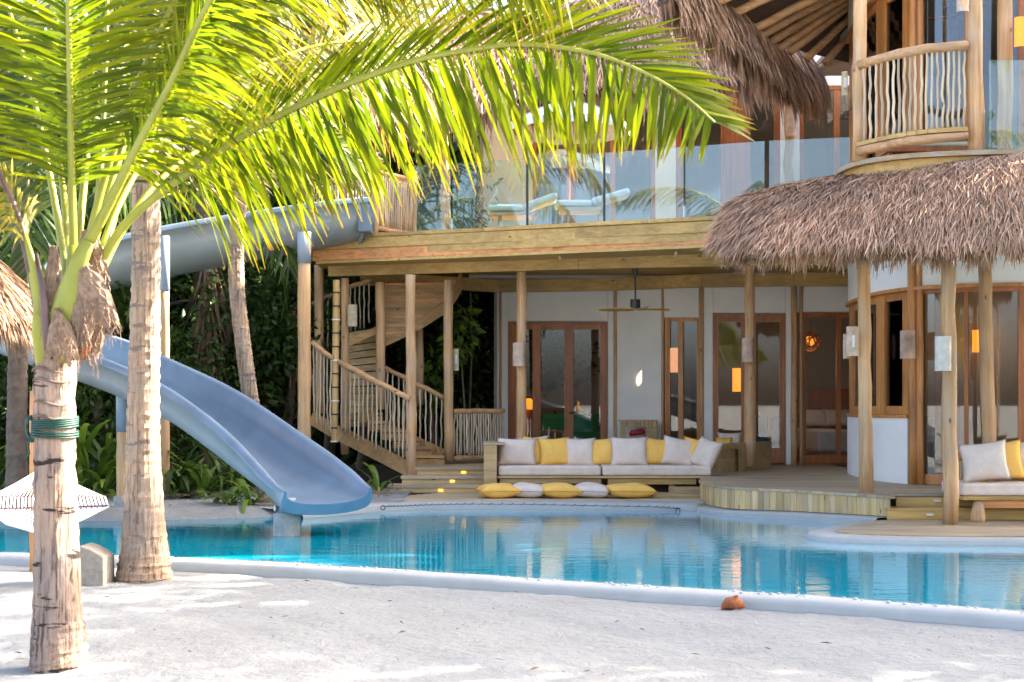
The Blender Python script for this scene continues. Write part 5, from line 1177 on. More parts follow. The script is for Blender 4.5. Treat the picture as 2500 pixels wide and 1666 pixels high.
for k in range(-NS, NS+1):
    for sg in (1, -1):
        pts_ = []
        for j in range(11):
            t = j/10; s = (k/NS if sg > 0 else 1-k/NS)+sg*t*.55
            if 0 <= s <= 1: pts_.append(hnet(s, t))
        if len(pts_) > 1: m.tube(pts_, .0055, 5)
for s in (0, 1): m.tube([hnet(s, j/8) for j in range(9)], .009, 6)
m.tube([hnet(j/12, 1) for j in range(13)], .012, 6)
m.build('net', ROPE_W, hm)
cb = thing('concrete_block', 'weathered concrete block with a sloping curved top behind the near palm', 'concrete block', (PX(215, 12.2), 12.2, 0))
pr_ = [(180, 1438), (180, 1338), (196, 1334), (215, 1340), (235, 1350), (252, 1362), (253, 1440)]
m = MB(); fr_ = [P(u, v, 12.15) for u, v in pr_]; m.hexa([p+Vector((0, .35, 0)) for p in fr_], fr_); m.build('block', CONC2, cb, bevel=.012)
um = thing('thatched_parasol', 'straw thatched beach parasol at the left edge', 'parasol', (PX(-130, 17), 17, .1))
cx = PX(-130, 17); N_ = 9
angs = np.linspace(-math.pi*1.02, math.pi*.98, 26)
thatch('canopy', [(cx+.03*math.cos(a), 17+.03*math.sin(a), PZ(560, 17)) for a in angs], [(cx+1.0*math.cos(a), 17+1.0*math.sin(a), PZ(775, 17)) for a in angs], 5200, THATCH_W, um, length=.38, width=.016, bulge=.12, fringe=1800, thick=.05, seed=8, fringe_len=.28)
MB().tube([(cx, 17, -.2), (cx, 17, PZ(570, 17))], .05, 10).build('pole', W_POST, um)
tl3 = thing('room_lamp', 'orange conical lamp low behind the left glass door', 'lamp', P(1290, 1020, 28.4)); c0 = P(1290, 1000, 28.4)
MB().tube([c0, c0+Vector((0, 0, .22))], [.24, .05], 14).build('lamp_shade', LIT, tl3, smooth=True); MB().tube([(c0.x, c0.y, ZUP), c0], .03, 8).build('stand', W_FRAME, tl3); lit_lamp(tl3, c0+Vector((.3, 0, .5)), 5)
ml = thing('bay_room_lamp', 'warm shade glowing on the back wall of the round bay room', 'lamp', P(2390, 900, 25.9)); c0 = P(2390, 860, 25.9)
MB().tube([c0, c0+Vector((0, 0, .4))], .12, 14).build('lamp_shade', LIT, ml, smooth=True); MB().box(c0.x-.03, c0.x+.03, c0.y, 26.2, c0.z+.1, c0.z+.3).build('bracket', W_FRAME, ml); lit_lamp(ml, c0+Vector((0, -.5, .2)), 6)
# ------------------------------------------------------------------ palms
def frond_arrays(path, sides, n, Lmax, width, droop, g, alpha=(62, 25), start=.12, fall=.0, K=5, base_len=.55, jitter=.06, tip=.4):
    """leaflets along a rachis; sides = two (3,) vectors or arrays (M,3)"""
    pa = np.array(path); seg = np.linalg.norm(np.diff(pa, axis=0), axis=1); cum_ = np.concatenate([[0], np.cumsum(seg)]); tot_ = cum_[-1]
    allp, alls = [], []
    for si, S in enumerate(sides):
        s = np.linspace(start, .995, n)+g.normal(0, .002, n); d = np.clip(s, 0, 1)*tot_
        root = np.stack([np.interp(d, cum_, pa[:, i]) for i in range(3)], -1); ah = np.stack([np.interp(np.clip(d+.03*tot_, 0, tot_), cum_, pa[:, i]) for i in range(3)], -1); bh = np.stack([np.interp(np.clip(d-.03*tot_, 0, tot_), cum_, pa[:, i]) for i in range(3)], -1)
        T = unit(ah-bh); S_ = np.broadcast_to(np.asarray(S, dtype=float), (n, 3)); S_ = unit(S_-T*np.sum(S_*T, -1, keepdims=True))
        al = np.radians(np.interp(s, [0, 1], alpha if not hasattr(alpha[0], '__len__') else alpha[si])+g.normal(0, 5, n)); dr = unit(T*np.cos(al)[:, None]+S_*np.sin(al)[:, None]+g.normal(0, jitter, (n, 3)))
        prof = np.interp(s, [0, .15, .45, .75, .93, 1], [base_len, .85, 1, .9, tip+.22, tip]); L_ = Lmax*prof*g.uniform(.88, 1.08, n)
        f = np.linspace(0, 1, K); pts = root[:, None]+dr[:, None]*(L_[:, None]*f)[..., None]
        dp = droop*g.uniform(.6, 1.4, n); pts[..., 2] -= dp[:, None]*L_[:, None]*f**2.0
        fac = unit(np.cross(dr, T)); sd2 = unit(np.cross(dr, fac)+fac*g.normal(0, .35, n)[:, None]); allp.append(pts); alls.append(sd2)
    return np.concatenate(allp), np.concatenate(alls)
WPROF = np.array([.45, 1, .95, .7, .12])
def make_frond(parent, path, sides, n, Lmax, width, droop, mat, pet, seed, r0=.035, r1=.006, name='frond', **kw):
    g = np.random.default_rng(seed); path = smooth_path([tuple(p) for p in path], 5)
    p, s = frond_arrays(path, sides, n, Lmax, width, droop, g, **kw)
    o = ribbons(name, p, WPROF[None]*width*g.uniform(.75, 1.15, len(p))[:, None], s, g.uniform(0, 1, len(p)), mat, parent)
    m = path; rad = [lerp(r0, r1, (i/(len(m)-1))**.7) for i in range(len(m))]
    MB().tube(m, rad, 8).build('rachis', pet, o, smooth=True); return o
def palm_trunk(parent, pts, rad, mat, rings=True, seed=0, n=20, ring_h=.07):
    g = random.Random(seed); path = smooth_path([tuple(p) for p in pts], 10); rr = smooth_path([(r,) for r in rad], 10); out, ro_ = [], []; acc = 0
    dense, dr = [], []
    for (a, ra), (b, rb) in zip(zip(path, rr), zip(path[1:], rr[1:])):
        a, b = Vector(a), Vector(b); k = max(1, int((b-a).length/(ring_h/3)))
        for j in range(k): dense.append(a.lerp(b, j/k)); dr.append(lerp(ra[0], rb[0], j/k))
    h = 0
    for i, (p, r) in enumerate(zip(dense, dr)):
        ph = i % 3; dense[i] = p; dr[i] = r*(1+(0.028 if ph == 0 else -.012)*g.uniform(.3, 1.4)) if rings else r
    m = MB(); m.tube(dense, dr, n)
    for v in m.v: v += Vector((g.gauss(0, .0035), g.gauss(0, .0035), g.gauss(0, .003)))
    return m.build('trunk', mat, parent, smooth=False)
# --- near palm
np_ = thing('coconut_palm', 'young coconut palm with green rope tied round its trunk', 'palm tree', G(145, 1627, 0))
Yp = np_.location.y
palm_trunk(np_, [P(146, 1640, Yp), P(144, 1600, Yp), P(140, 1500, Yp), P(137, 1300, Yp), P(133, 1100, Yp), P(134, 900, Yp), P(138, 790, Yp), P(150, 700, Yp)], [.185, .168, .145, .128, .121, .122, .116, .085], TRUNK1, seed=1, ring_h=.1)
LFT, RGT, UPV, DWN = np.array([-1, 0, 0.]), np.array([1, 0, 0.]), np.array([0, 0, 1.]), np.array([0, 0, -1.])
FR = [  # path (u, v, y), sides, n, length, droop, material, petiole radius, start
    ([(205, 740, 8.42), (240, 660, 8.36), (296, 560, 8.3), (386, 475, 8.2), (500, 395, 8.05), (643, 303, 7.9), (830, 214, 7.75), (1008, 150, 7.6), (1151, 122, 7.5), (1276, 109, 7.45), (1419, 125, 7.4), (1508, 150, 7.35), (1600, 192, 7.3), (1680, 242, 7.28), (1745, 300, 7.25)], [(.10, -.25, -1), (.25, .55, .9)], 124, .74, .10, LF_FRONT, .034, .26, dict(alpha=((84, 66), (66, 30)), base_len=.5, tip=.3)),
    ([(182, 720, 8.5), (178, 560, 8.45), (172, 300, 8.35), (166, 0, 8.2), (160, -300, 8.0), (150, -560, 7.6)], [(-1, -.2, -.1), (1, -.1, -.1)], 84, .82, .22, LF_FRONT, .036, .22, dict(alpha=(80, 40))),
    ([(215, 700, 8.55), (238, 500, 8.65), (252, 300, 8.75), (262, 0, 8.9), (265, -300, 9.1), (250, -600, 9.5)], [(-1, .2, -.1), (1, .3, -.1)], 84, .9, .25, LF_MID, .03, .25, dict(alpha=(78, 40))),
    ([(150, 800, 8.36), (188, 650, 8.28), (250, 530, 8.2), (330, 370, 8.1), (420, 200, 8.0), (510, 10, 7.8), (620, -150, 7.65), (780, -260, 7.5), (980, -290, 7.4), (1180, -240, 7.35), (1350, -120, 7.3)], [(.25, -.35, -1), (-.3, .6, .55)], 100, .9, .35, LF_FRONT, .045, .24, dict(alpha=(78, 34))),
    ([(108, 850, 8.38), (84, 700, 8.3), (52, 560, 8.2), (10, 450, 8.1), (-60, 330, 8.0), (-190, 220, 7.9), (-400, 180, 7.8)], [(.3, -.2, -1), (.1, .6, -.5)], 44, .62, .35, LF_YEL, .040, .3, dict(alpha=(70, 40))),
    ([(225, 690, 8.6), (290, 500, 8.9), (400, 330, 9.4), (580, 190, 10.0), (780, 110, 10.5), (950, 110, 10.9), (1080, 170, 11.2)], [(.2, -.2, -1), (.3, .7, .6)], 66, .80, .35, LF_YEL, .03, .3, dict(alpha=(68, 34))),
    ([(235, 690, 8.55), (300, 560, 8.8), (400, 430, 9.1), (540, 340, 9.5), (680, 320, 9.8), (810, 350, 10.0), (900, 410, 10.2)], [(.5, -.2, -1), (.6, .6, .3)], 62, .5, .2, LF_FRONT, .03, .40, dict(alpha=(66, 34), base_len=.4)),
    ([(165, 680, 8.5), (120, 420, 8.7), (62, 160, 9.0), (-10, -60, 9.3), (-100, -220, 9.6)], [(-.8, -.2, -.6), (1, .2, -.4)], 84, .9, .35, LF_MID, .03, .25, dict(alpha=(74, 40))),
    ([(200, 690, 8.6), (300, 360, 8.9), (400, 80, 9.3), (520, -140, 9.7), (680, -260, 10.1), (900, -260, 10.4), (1100, -180, 10.6)], [(.3, -.2, -1), (-.6, .4, .3)], 70, .95, .4, LF_MID, .03, .25, dict(alpha=(72, 36))),
    ([(190, 700, 8.55), (260, 420, 8.5), (350, 170, 8.45), (470, -60, 8.4), (640, -200, 8.4), (840, -220, 8.4), (1010, -130, 8.4)], [(.5, -.2, -1), (.4, .5, -.2)], 84, .85, .4, LF_FRONT, .03, .3, dict(alpha=(66, 34))),
    ([(180, 690, 8.6), (210, 400, 8.9), (230, 150, 9.3), (320, -60, 9.8), (480, -160, 10.3), (660, -150, 10.8), (820, -60, 11.2)], [(.3, -.2, -1), (-.5, .4, -.5)], 90, .95, .3, LF_MID, .03, .2, dict(alpha=(76, 36))),
    ([(170, 690, 8.7), (150, 430, 9.1), (100, 230, 9.6), (20, 90, 10.1), (-90, 20, 10.6)], [(-.3, -.2, -1), (.5, .4, .5)], 80, .95, .3, LF_MID, .03, .2, dict(alpha=(76, 36))),
    ([(230, 690, 8.8), (320, 420, 9.3), (430, 240, 9.9), (580, 90, 10.5), (740, 10, 11.1), (900, -10, 11.6), (1040, 30, 12)], [(.3, -.2, -1), (.3, .4, .7)], 84, .85, .3, LF_YEL, .03, .3, dict(alpha=(70, 36)))]
for k, (path, sides, n, L_, dr, mat, r0, stt, kw) in enumerate(FR):
    make_frond(np_, [P(*q) for q in path], sides, int(n*1.5), L_, .025, dr, mat, PETIOLE if k != 4 else PETIOLE_D, 500+k, r0=r0, start=stt, **kw)
# leaf sheaths and fibre at the crown
def sheath(pts, wid, mat, name='leaf_sheath', sq=.35):
    MB().tube([P(*q) for q in pts], [w*Yp/FPX/2 for w in wid], 10, squash=sq).build(name, mat, np_, smooth=True)
sheath([(148, 880, 8.36), (150, 800, 8.23), (166, 720, 8.22), (188, 650, 8.24), (215, 590, 8.2)], [50, 70, 58, 44, 34], PETIOLE, sq=.4)
sheath([(112, 930, 8.40), (100, 820, 8.30), (98, 740, 8.26), (82, 660, 8.26), (55, 570, 8.2)], [40, 44, 34, 27, 20], PETIOLE, sq=.5)
sheath([(116, 880, 8.24), (112, 800, 8.2), (104, 700, 8.22), (88, 620, 8.22)], [12, 22, 16, 10], PETIOLE_D, sq=.5)
sheath([(180, 800, 8.35), (182, 700, 8.42), (180, 600, 8.45)], [60, 50, 30], PETIOLE, sq=.5); sheath([(215, 790, 8.45), (222, 690, 8.5), (240, 600, 8.5)], [50, 40, 26], PETIOLE, sq=.5)
def fibre_sheet(pts, wid, seed):
    """torn burlap-like leaf base: a rippled sheet of two layers with a frayed end"""
    g = random.Random(seed); path = smooth_path([tuple(P(*q)) for q in pts], 5); w = smooth_path([(x*Yp/FPX,) for x in wid], 5); m = MB(); K = 11; n = len(path)
    for lay in (0, .004):
        for i, p in enumerate(path):
            a, c = Vector(path[max(i-1, 0)]), Vector(path[min(i+1, n-1)]); t = (c-a).normalized(); s = t.cross(Vector((0, 1, 0))).normalized(); end = max(0, (i/(n-1)-.7)/.3)
            for k in range(K):
                q = -1+2*k/(K-1); ww = w[i][0]/2; rag = end*((k*7+seed) % 3-1)*.05
                m.v.append(Vector(p)+s*(q*ww)+Vector((0, lay+.35*ww*q*q+.006*math.sin(i*1.7+k*2.3+seed), 0))+t*rag+Vector((g.gauss(0, .003), 0, g.gauss(0, .003))))
    for L_ in (0, 1):
        for i in range(n-1):
            for k in range(K-1): o = L_*n*K+i*K+k; m.f.append((o, o+1, o+K+1, o+K))
    m.build('leaf_fibre', FIBRE, np_)
    mm = MB()
    for k in range(22):
        i = g.randint(n//2, n-1); p = Vector(path[i])+Vector((g.uniform(-.5, .5)*w[i][0], -.005, 0)); mm.tube([p, p+Vector((g.uniform(-.03, .03), -.01, -.05)), p+Vector((g.uniform(-.05, .05), 0, -g.uniform(.07, .16)))], [.003, .002, .001], 4)
    mm.build('frayed_fibre', FIBRE, np_)['kind'] = 'stuff'
for k, (pts, wid) in enumerate([([(212, 560, 8.36), (222, 620, 8.3), (232, 690, 8.3)], [34, 58, 70]), ([(192, 640, 8.24), (215, 690, 8.18), (246, 750, 8.15), (276, 800, 8.16)], [30, 62, 60, 26]), ([(200, 690, 8.22), (204, 760, 8.18), (196, 835, 8.18)], [44, 64, 40]), ([(222, 720, 8.24), (234, 790, 8.22), (232, 862, 8.22)], [50, 44, 22]), ([(138, 752, 8.16), (144, 810, 8.13), (150, 880, 8.14)], [10, 60, 84]), ([(132, 600, 8.3), (126, 690, 8.26), (120, 780, 8.24)], [20, 40, 34]), ([(196, 880, 8.24), (190, 830, 8.2), (186, 790, 8.2)], [40, 60, 30])]): fibre_sheet(pts, wid, k)
MB().tube([P(185, 870, 8.25), P(205, 858, 8.2), P(223, 846, 8.18)], [.03, .035, .004], 8, squash=.4).build('leaf_stub', HUSK, np_, smooth=True)
for k, v in enumerate((930, 985, 1020, 905)):   # old leaf scars standing out
    r = .128; y = Yp; a0 = random.uniform(-.4, .3); pts = [P(134, v+6*math.sin(3*a), y)+Vector((r*math.sin(a), -r*math.cos(a), 0)) for a in np.linspace(a0-1.0, a0+1.0, 9)]
    MB().tube(pts, [.003, .006, .008, .009, .009, .008, .007, .005, .002], 6).build('leaf_scar', BARK, np_, smooth=True)
rope = thing('green_rope', 'dark green rope wound round the near palm trunk', 'rope', P(135, 1075, Yp)); m = MB()
rads = .132
for k, v in enumerate((1022, 1027, 1032, 1037, 1043, 1052, 1058, 1064)):
    m2 = [P(134, v, Yp)+Vector((rads*math.cos(a), rads*math.sin(a), .012*math.sin(a+.5)-(.012 if k > 4 else 0)*math.cos(a))) for a in np.linspace(0, 2*math.pi, 33)]
    MB().tube(m2, .0062, 6, cap=False).build('coil', ROPE_G, rope, smooth=True)
kn = P(80, 1045, Yp-.05); m = MB()
for k in range(5):
    r_ = random.Random(k); m.tube([kn+Vector((.035*math.cos(a)*r_.uniform(.6, 1.1)-.005, .02*math.sin(2*a), .075*math.sin(a)*r_.uniform(.6, 1.2))) for a in np.linspace(0, 6.28, 16)], .0065, 6)
m.tube([kn+Vector((-.01, 0, -.05)), kn+Vector((-.03, 0, -.1)), kn+Vector((-.02, 0, -.15)), kn+Vector((-.045, 0, -.19))], .0065, 6); m.build('knot', ROPE_G, rope, smooth=True)
# --- generic palms
def crown(parent, c, n, L, seed, mat, pet=PETIOLE, Lf=.6, wid=.04, nl=34, elev=(78, -8), r0=.03, az0=0, azs=None):
    g = random.Random(seed)
    for k in range(n):
        az = az0+k*2.39996+g.uniform(-.2, .2) if azs is None else azs[k]; e = R(lerp(elev[0], elev[1], (k+.5)/n)+g.uniform(-6, 6)); h = Vector((math.cos(az), math.sin(az), 0)); p = Vector(c); pts = [p.copy()]
        for j in range(7):
            d = h*math.cos(e)+Vector((0, 0, math.sin(e))); p = p+d*L/7*g.uniform(.95, 1.05); pts.append(p.copy()); e -= R(g.uniform(11, 19))
        sv = Vector((0, 0, 1)).cross(h); make_frond(parent, pts, [tuple(sv+Vector((0, 0, -.55))), tuple(-sv+Vector((0, 0, -.55)))], nl, Lf, wid, .35, mat, pet, seed*40+k, r0=r0, r1=.006, start=.16, alpha=(68, 34), K=5)
p2 = thing('coconut_palm', 'tall straight palm with flared pale trunk standing at the pool rim', 'palm tree', G(352, 1418, 0)); y = p2.location.y
palm_trunk(p2, [P(352, 1432, y), P(352, 1405, y), P(353, 1340, y), P(351, 1250, y), P(350, 1100, y), P(352, 900, y), P(356, 700, y), P(357, 500, y), P(360, 250, y), P(370, -60, y)], [.268, .246, .208, .176, .150, .136, .128, .124, .12, .10], TRUNK2, seed=2, ring_h=.09)
crown(p2, P(370, -60, y), 11, 3.4, 21, LF_MID, elev=(75, 8), Lf=.75, wid=.045)
p3 = thing('coconut_palm', 'slender leaning palm with mottled grey trunk behind the slide', 'palm tree', (PX(652, 19.8), 19.8, .2)); y = 19.8
palm_trunk(p3, [P(655, 1245, y), P(648, 1190, y), P(632, 1090, y), P(608, 950, y), P(592, 830, y), P(578, 700, y), P(578, 560, y), P(590, 450, y), P(606, 195, y)], [.15, .135, .12, .112, .11, .108, .105, .1, .09], TRUNK2, seed=3, ring_h=.08)
crown(p3, P(606, 190, y), 11, 2.7, 22, LF_YEL, elev=(75, 5), Lf=.75, wid=.05)
p4 = thing('coconut_palm', 'palm with shaggy dead fronds round its trunk at the jungle edge', 'palm tree', (PX(505, 24.5), 24.5, .25)); y = 24.5
palm_trunk(p4, [P(505, 1190, y), P(508, 1000, y), P(505, 800, y), P(500, 640, y), P(495, 480, y)], [.16, .14, .14, .14, .12], BARK, seed=4, ring_h=.1)
g = np.random.default_rng(9); n = 420; a = g.uniform(0, 6.28, n); z = g.uniform(PZ(980, y), PZ(590, y), n); base = np.stack([PX(505, y)+.14*np.cos(a), y+.14*np.sin(a), z], -1); d = unit(np.stack([np.cos(a)*.25+g.normal(0, .08, n), np.sin(a)*.25, -np.ones(n)], -1)); f = np.linspace(0, 1, 4)
ribbons('dead_leaves', base[:, None]+d[:, None]*(g.uniform(.4, 1.1, n)[:, None]*f)[..., None], np.array([.03, .045, .03, .006]), unit(np.stack([-np.sin(a), np.cos(a), 0*a], -1)), g.uniform(0, 1, n), LF_DEAD, p4)
crown(p4, P(495, 470, y), 10, 3.0, 23, LF_DARK, elev=(70, -30), Lf=.7, wid=.05)
p5 = thing('coconut_palm', 'palm crown rising behind the thatched roof ridge', 'palm tree', (PX(1182, 34), 34, 0)); y = 34
palm_trunk(p5, [(PX(1182, y), y, -.2), (PX(1182, y), y, 5), P(1182, 30, y)], [.2, .16, .14], TRUNK2, seed=5); crown(p5, P(1182, 25, y), 11, 3.4, 24, LF_MID, elev=(80, -15), Lf=.7, wid=.05)
p6 = thing('coconut_palm', 'dim palm with drooping fronds beyond the near palm', 'palm tree', (PX(60, 17.5), 18.8, .15)); y = 18.8
palm_trunk(p6, [(PX(40, y), y, -.05), P(45, 800, y), P(60, 300, y)], [.15, .12, .1], BARK, seed=6, ring_h=.12); crown(p6, P(62, 290, y), 11, 3.2, 25, LF_DARK, elev=(75, -40), Lf=.7, wid=.05)

# ------------------------------------------------------------------ jungle trees, shrubs and strap-leaved plants
def leaf_quads(c, d, nrm, L, W):
    """c base points, d direction, nrm leaf normal -> folded leaf of two quads"""
    s = unit(np.cross(d, nrm)); n = len(c); V = np.zeros((n, 6, 3))
    V[:, 0] = c; V[:, 1] = c+d*(L*.45)[:, None]+s*(W*.5)[:, None]+nrm*(W*.12)[:, None]; V[:, 2] = c+d*(L*.45)[:, None]-nrm*(W*.08)[:, None]; V[:, 3] = c+d*(L*.45)[:, None]-s*(W*.5)[:, None]+nrm*(W*.12)[:, None]; V[:, 4] = c+d*L[:, None]-nrm*(L*.1)[:, None]; V[:, 5] = c
    i = np.arange(n)[:, None]*6; F = np.concatenate([i+np.array([[0, 1, 4, 2]]), i+np.array([[0, 2, 4, 3]])]); return V.reshape(-1, 3), F
def leaf_uv(n, g): uv = np.zeros((n, 6, 2)); uv[:, :, 0] = np.array([0, .45, .45, .45, .85, 0]); uv[:, :, 1] = g.uniform(0, 1, n)[:, None]; return uv.reshape(-1, 2)
def foliage(name, centres, radii, n, L, W, mat, parent, seed, flat=.75):
    g = np.random.default_rng(seed); C = np.array(centres); k = g.integers(0, len(C), n); Rr = np.array(radii)[k]
    o = unit(g.normal(0, 1, (n, 3))); r = g.uniform(.35, 1, n)**.6; p = C[k]+o*(Rr*r)[:, None]*np.array([1, 1, flat])
    d = unit(o*.7+g.normal(0, .6, (n, 3))+np.array([0, 0, -.25])); nr = unit(np.array([0, 0, 1.])+g.normal(0, .6, (n, 3))); nr = unit(nr-d*np.sum(nr*d, -1, keepdims=True))
    ls = L*g.uniform(.6, 1.3, n); V, F = leaf_quads(p, d, nr, ls, W*ls/L); return np_link(name, V, F, leaf_uv(n, g), mat, parent)
def tree(u, y, h, seed, label, mat, n=2600, L=.2, W=.10, spread=1.7, low=.3, name='jungle_tree', zb=.2, lean=0):
    g = random.Random(seed); x = PX(u, y); t = thing(name, label, 'tree', (x, y, zb), 'jungle trees behind the slide' if name == 'jungle_tree' else None); b = Vector((x, y, zb-.2)); tp = Vector((x+lean, y, zb+h*.72))
    pts = [b, b.lerp(tp, .35)+Vector((g.uniform(-.15, .15), 0, 0)), b.lerp(tp, .7)+Vector((g.uniform(-.2, .2), 0, 0)), tp]; MB().tube(smooth_path([tuple(p) for p in pts], 4), [lerp(.13, .05, i/12) for i in range(13)], 8).build('trunk', BARK, t, smooth=True)
    cs_, rs = [], []
    m = MB()
    for k in range(9):
        a = k*2.4+g.uniform(-.3, .3); st_ = b.lerp(tp, g.uniform(low, .95)); e = st_+Vector((math.cos(a), math.sin(a)*.8, g.uniform(.1, .8)))*spread*g.uniform(.5, 1); m.tube([st_, st_.lerp(e, .5)+Vector((0, 0, .1)), e], [.04, .025, .01], 5); cs_.append(tuple(e)); rs.append(g.uniform(.55, .95)*spread*.55)
        cs_.append(tuple(st_.lerp(e, .55))); rs.append(spread*.4)
    m.build('limbs', BARK, t, smooth=True); cs_.append(tuple(tp+Vector((0, 0, h*.12)))); rs.append(spread*.6)
    foliage('crown', cs_, rs, n, L, W, mat, t, seed); return t
TREES = [(-160, 24, 7.5), (30, 25.5, 6.0), (140, 23.5, 4.2), (235, 26, 7.5), (330, 24.5, 4.6), (430, 27, 8.0), (560, 25.5, 5.2), (650, 27.5, 8.0), (690, 25.8, 3.9), (800, 28.5, 6.8), (880, 29.5, 5.6), (985, 30, 5.0), (1070, 29.3, 6.2), (1150, 30.2, 4.6), (1190, 30.8, 7.0), (-40, 22.8, 3.0), (400, 23.4, 2.6), (250, 22.9, 2.3)]
words = ['broad dark tree at the far left of the jungle edge', 'dark tree behind the thatched parasol', 'low dark tree behind the near palm trunk', 'tall dark tree above the slide bend', 'bushy tree between the two slide legs', 'tall dense tree behind the shaggy palm', 'dark tree behind the slender leaning palm', 'tall tree behind the slide head', 'low tree left of the tall slide leg', 'dark tree behind the bamboo pole', 'tree in the gap behind the stair post with lamp', 'tree seen under the spiral treads', 'tree seen between the last stair posts', 'low tree behind the stick railing by the wall', 'tall tree at the corner of the white wall', 'low shrubby tree under the thatched parasol', 'shrubby tree under the slide by the wooden leg', 'shrubby tree behind the hammock']
for k, ((u, y, h), lab) in enumerate(zip(TREES, words)): tree(u, y, h, 60+k, lab, LF_DARK, n=4600 if h > 4 else 3200, L=.16 if h > 4 else .13, W=.085 if h > 4 else .06, spread=1.75 if h > 4 else 1.15)
# leafy sprigs; their sunlit look is put into a brighter leaf colour
for k, (u, v, y, r, lab) in enumerate([(1122, 820, 25.6, .34, 'sunlit-coloured leafy sprig beside the narrow tan lamp'), (1045, 930, 26.0, .5, 'sunlit-coloured leafy shrub seen through the stair posts'), (1140, 480, 27, .7, 'sunlit-coloured leafy branch behind the terrace glass'), (20, 320, 20.5, .6, 'sunlit-coloured leafy branch at the left edge')]):
    t = thing('leafy_shrub', lab, 'shrub', (PX(u, y), y, .2)); c = P(u, v, y); MB().tube([(c.x, y, .1), (c.x+.1, y, c.z*.5), c], [.03, .02, .01], 6).build('stem', BARK, t, smooth=True); foliage('foliage', [tuple(c), tuple(c+Vector((.1, 0, .3))), tuple(c+Vector((-.1, 0, -.3)))], [r, r*.7, r*.7], 170, .19, .10, LF_LITE, t, 300+k)
def strap(u, v, y, n, L, W, seed, label, mat=LF_LITE, name='strap_leaf_plant', e0=(80, 35), z=None, lit=False):
    g = np.random.default_rng(seed); x = PX(u, y); z = .2 if z is None else z; t = thing(name, label, 'plant', (x, y, z), 'strap-leaved plants along the jungle edge'); az = g.uniform(0, 6.28, n); e = np.radians(np.linspace(e0[0], e0[1], n)+g.normal(0, 5, n)); K = 7; ln = L*g.uniform(.75, 1.15, n)
    pts = np.zeros((n, K, 3)); p = np.stack([x+.04*np.cos(az), y+.04*np.sin(az), np.full(n, z-.03)+g.uniform(0, .15, n)*L], -1); pts[:, 0] = p; ee = e.copy()
    for k in range(1, K):
        d = np.stack([np.cos(az)*np.cos(ee), np.sin(az)*np.cos(ee), np.sin(ee)], -1); p = p+d*(ln/(K-1))[:, None]; pts[:, k] = p; ee = ee-np.radians(g.uniform(7, 20, n))*(1+k*.12)
    sv = np.stack([-np.sin(az), np.cos(az), 0*az], -1)
    ribbons('leaves', pts, np.array([.5, .8, 1, 1, .9, .6, .06])[None]*W*g.uniform(.8, 1.2, n)[:, None], sv, g.uniform(0, 1, n), mat, t)
    MB().tube([(x, y, z-.1), (x, y, z+L*.16)], [.035, .02], 8).build('stem', PETIOLE, t, smooth=True)
PL = [(-30, 20.6, 1.25), (25, 21.0, 1.3), (55, 20.5, .8), (110, 21.2, 1.3), (190, 21.3, 1.5), (228, 21.0, 1.6), (265, 21.3, 1.5), (200, 20.6, .8), (255, 20.5, .75), (430, 21.0, 1.1), (470, 21.4, 1.0), (500, 20.8, .75), (540, 21.3, 1.0), (575, 21.5, .9), (320, 21.6, 1.2), (360, 21.8, 1.1), (610, 22.0, .9), (690, 22.2, .8), (450, 20.5, .5), (0, 21.9, 1.5), (150, 22.2, 1.6), (160, 20.5, .6)]
PLW = ['strap-leaved plant out beyond the thatched parasol', 'tall strap-leaved plant under the thatched parasol', 'low strap-leaved plant beside the hammock post', 'tall strap-leaved plant hidden behind the near palm trunk', 'strap-leaved plant right behind the green rope palm', 'tallest broad strap-leaved plant between near palm and slide pier', 'tall strap-leaved plant against the slide pier leg', 'low strap-leaved plant above the hammock bar end', 'low strap-leaved plant in front of the slide pier leg', 'strap-leaved plant right of the wooden slide leg', 'strap-leaved plant below the middle of the slide', 'small strap-leaved plant in front of the shaggy palm', 'strap-leaved plant under the lower slide bend', 'strap-leaved plant under the slide near the leaning palm', 'strap-leaved plant behind the flared palm trunk', 'strap-leaved plant between flared palm and wooden slide leg', 'strap-leaved plant at the foot of the leaning palm', 'strap-leaved plant behind the slide end', 'smallest strap-leaved plant by the wooden slide leg', 'tall back-row strap-leaved plant behind the hammock', 'tall back-row strap-leaved plant behind the near palm', 'tiny strap-leaved plant at the hammock fan']
for k, (u, y, L_) in enumerate(PL): strap(u, 0, y, 17, L_*1.08, .10 if L_ > 1 else .07, 700+k, PLW[k], LF_LITE if k % 3 else LF_DARK, e0=(86, 38))
for k, (u, y, L_, lab) in enumerate([(610, 19.3, .78, 'bright green lily plant growing in sand beside the slide end'), (560, 19.5, .6, 'small bright lily on the sand bank by the slide end')]): strap(u, 0, y, 15, L_, .085, 800+k, lab, LF_LITE, 'lily_plant', (75, 10), .17)
strap(925, 0, 21.35, 8, .75, .06, 810, 'bright green lily between slide end and entrance steps', LF_LITE, 'lily_plant', (88, 30), .2)
for o in [o for o in bpy.data.objects if o.name.startswith('lily_plant')]: del o['group']
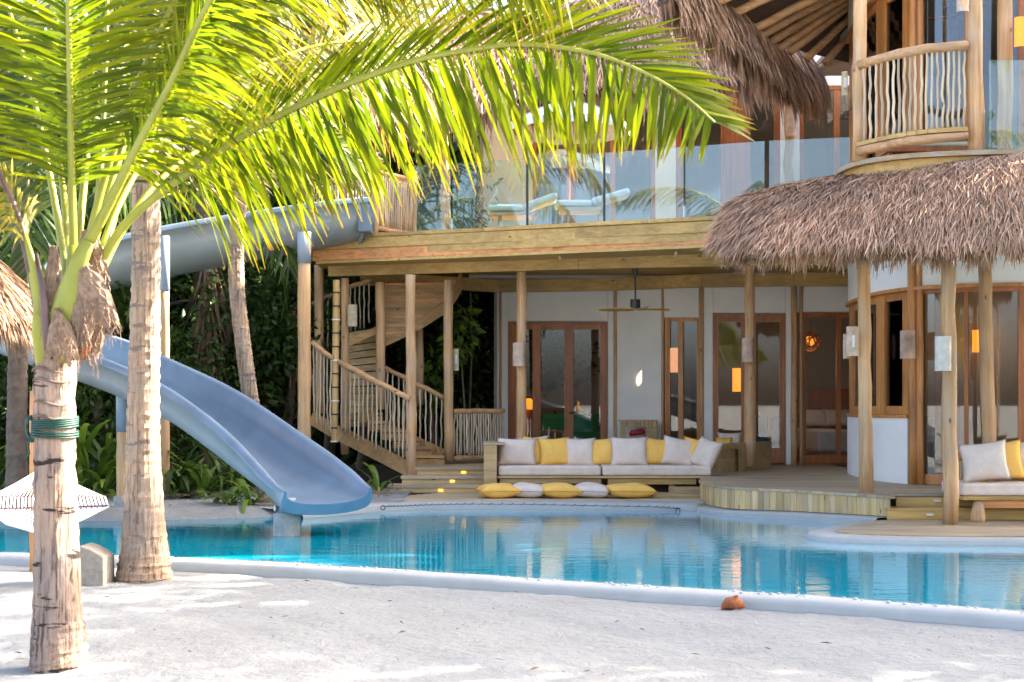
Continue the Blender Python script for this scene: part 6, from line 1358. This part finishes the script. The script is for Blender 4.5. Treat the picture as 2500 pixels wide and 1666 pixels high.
# dense dark thicket closing the view behind the trees
def thicket():
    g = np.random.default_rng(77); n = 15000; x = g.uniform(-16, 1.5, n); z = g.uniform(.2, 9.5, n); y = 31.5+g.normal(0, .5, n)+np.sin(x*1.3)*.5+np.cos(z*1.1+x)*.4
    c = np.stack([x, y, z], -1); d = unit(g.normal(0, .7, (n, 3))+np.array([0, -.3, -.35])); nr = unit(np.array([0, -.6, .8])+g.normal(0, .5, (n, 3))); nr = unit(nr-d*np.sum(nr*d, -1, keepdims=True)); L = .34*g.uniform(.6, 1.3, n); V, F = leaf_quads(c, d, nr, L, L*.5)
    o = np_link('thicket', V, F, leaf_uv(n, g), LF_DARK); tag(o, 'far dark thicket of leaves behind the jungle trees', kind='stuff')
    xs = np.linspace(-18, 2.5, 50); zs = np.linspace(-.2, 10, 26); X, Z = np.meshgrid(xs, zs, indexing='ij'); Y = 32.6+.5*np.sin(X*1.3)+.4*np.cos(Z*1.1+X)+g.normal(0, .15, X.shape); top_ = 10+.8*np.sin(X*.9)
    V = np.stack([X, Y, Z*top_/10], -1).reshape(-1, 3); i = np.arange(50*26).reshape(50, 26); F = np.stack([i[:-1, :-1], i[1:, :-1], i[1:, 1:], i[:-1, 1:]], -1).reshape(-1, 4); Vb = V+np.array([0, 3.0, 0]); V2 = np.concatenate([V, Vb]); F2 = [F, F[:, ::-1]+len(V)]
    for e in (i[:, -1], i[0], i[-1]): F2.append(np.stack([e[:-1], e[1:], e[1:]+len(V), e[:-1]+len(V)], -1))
    b = np_link('thicket_light_block', V2, np.concatenate(F2), None, plain('thicket_shade', (.03, .05, .018), .95, var=.5, scale=3), o); b['kind'] = 'stuff'  # solid backing added behind the leaves to block light, coloured as their shade
thicket()
# trees out of the frame on the right: they shade the sand and pool and show in the glass
for k, (x, y, h, s, n, low) in enumerate([(8.6, 8.8, 6.0, 1.9, 330, .3), (9.0, 11.6, 7.0, 2.2, 150, .4), (9.6, 14.4, 7.8, 2.3, 3600, .3), (11.6, 9.8, 10.0, 2.5, 1000, .85), (12.0, 15.0, 10.6, 2.5, 4200, .8), (14.5, 11.0, 11.8, 2.9, 1100, .7), (14.2, 15.9, 12.4, 2.9, 6800, .6), (11.4, 17.6, 10.5, 2.4, 5500, .3), (9.0, 6.2, 4.6, 1.9, 700, .3), (14.8, 19.0, 13.5, 2.8, 7000, .3)]):
    t = tree(1250+x*FPX/y, y, h, 900+k, 'broad leafy shade tree beyond the right edge of the picture', LF_LITE, n=n, L=.32, W=.20, spread=s, low=low, name='shade_tree', zb=0); t['group'] = 'shade trees to the right of the pool'
for k, (x, y, h) in enumerate([(3.4, -1.0, 7.4), (7.2, 0.5, 8.0), (10.6, -1.5, 7.2)]):
    t = thing('coconut_palm', 'coconut palm behind the viewpoint, seen only as a mirror image in the glass', 'palm tree', (x, y, 0), 'palms behind the viewpoint'); palm_trunk(t, [(x, y, -.1), (x+.1, y, h*.5), (x-.1, y, h)], [.2, .13, .11], TRUNK2, seed=30+k, ring_h=.3, n=10); crown(t, (x-.1, y, h), 12, 3.2, 50+k, LF_MID, elev=(75, -30), Lf=.75, wid=.05, nl=30)
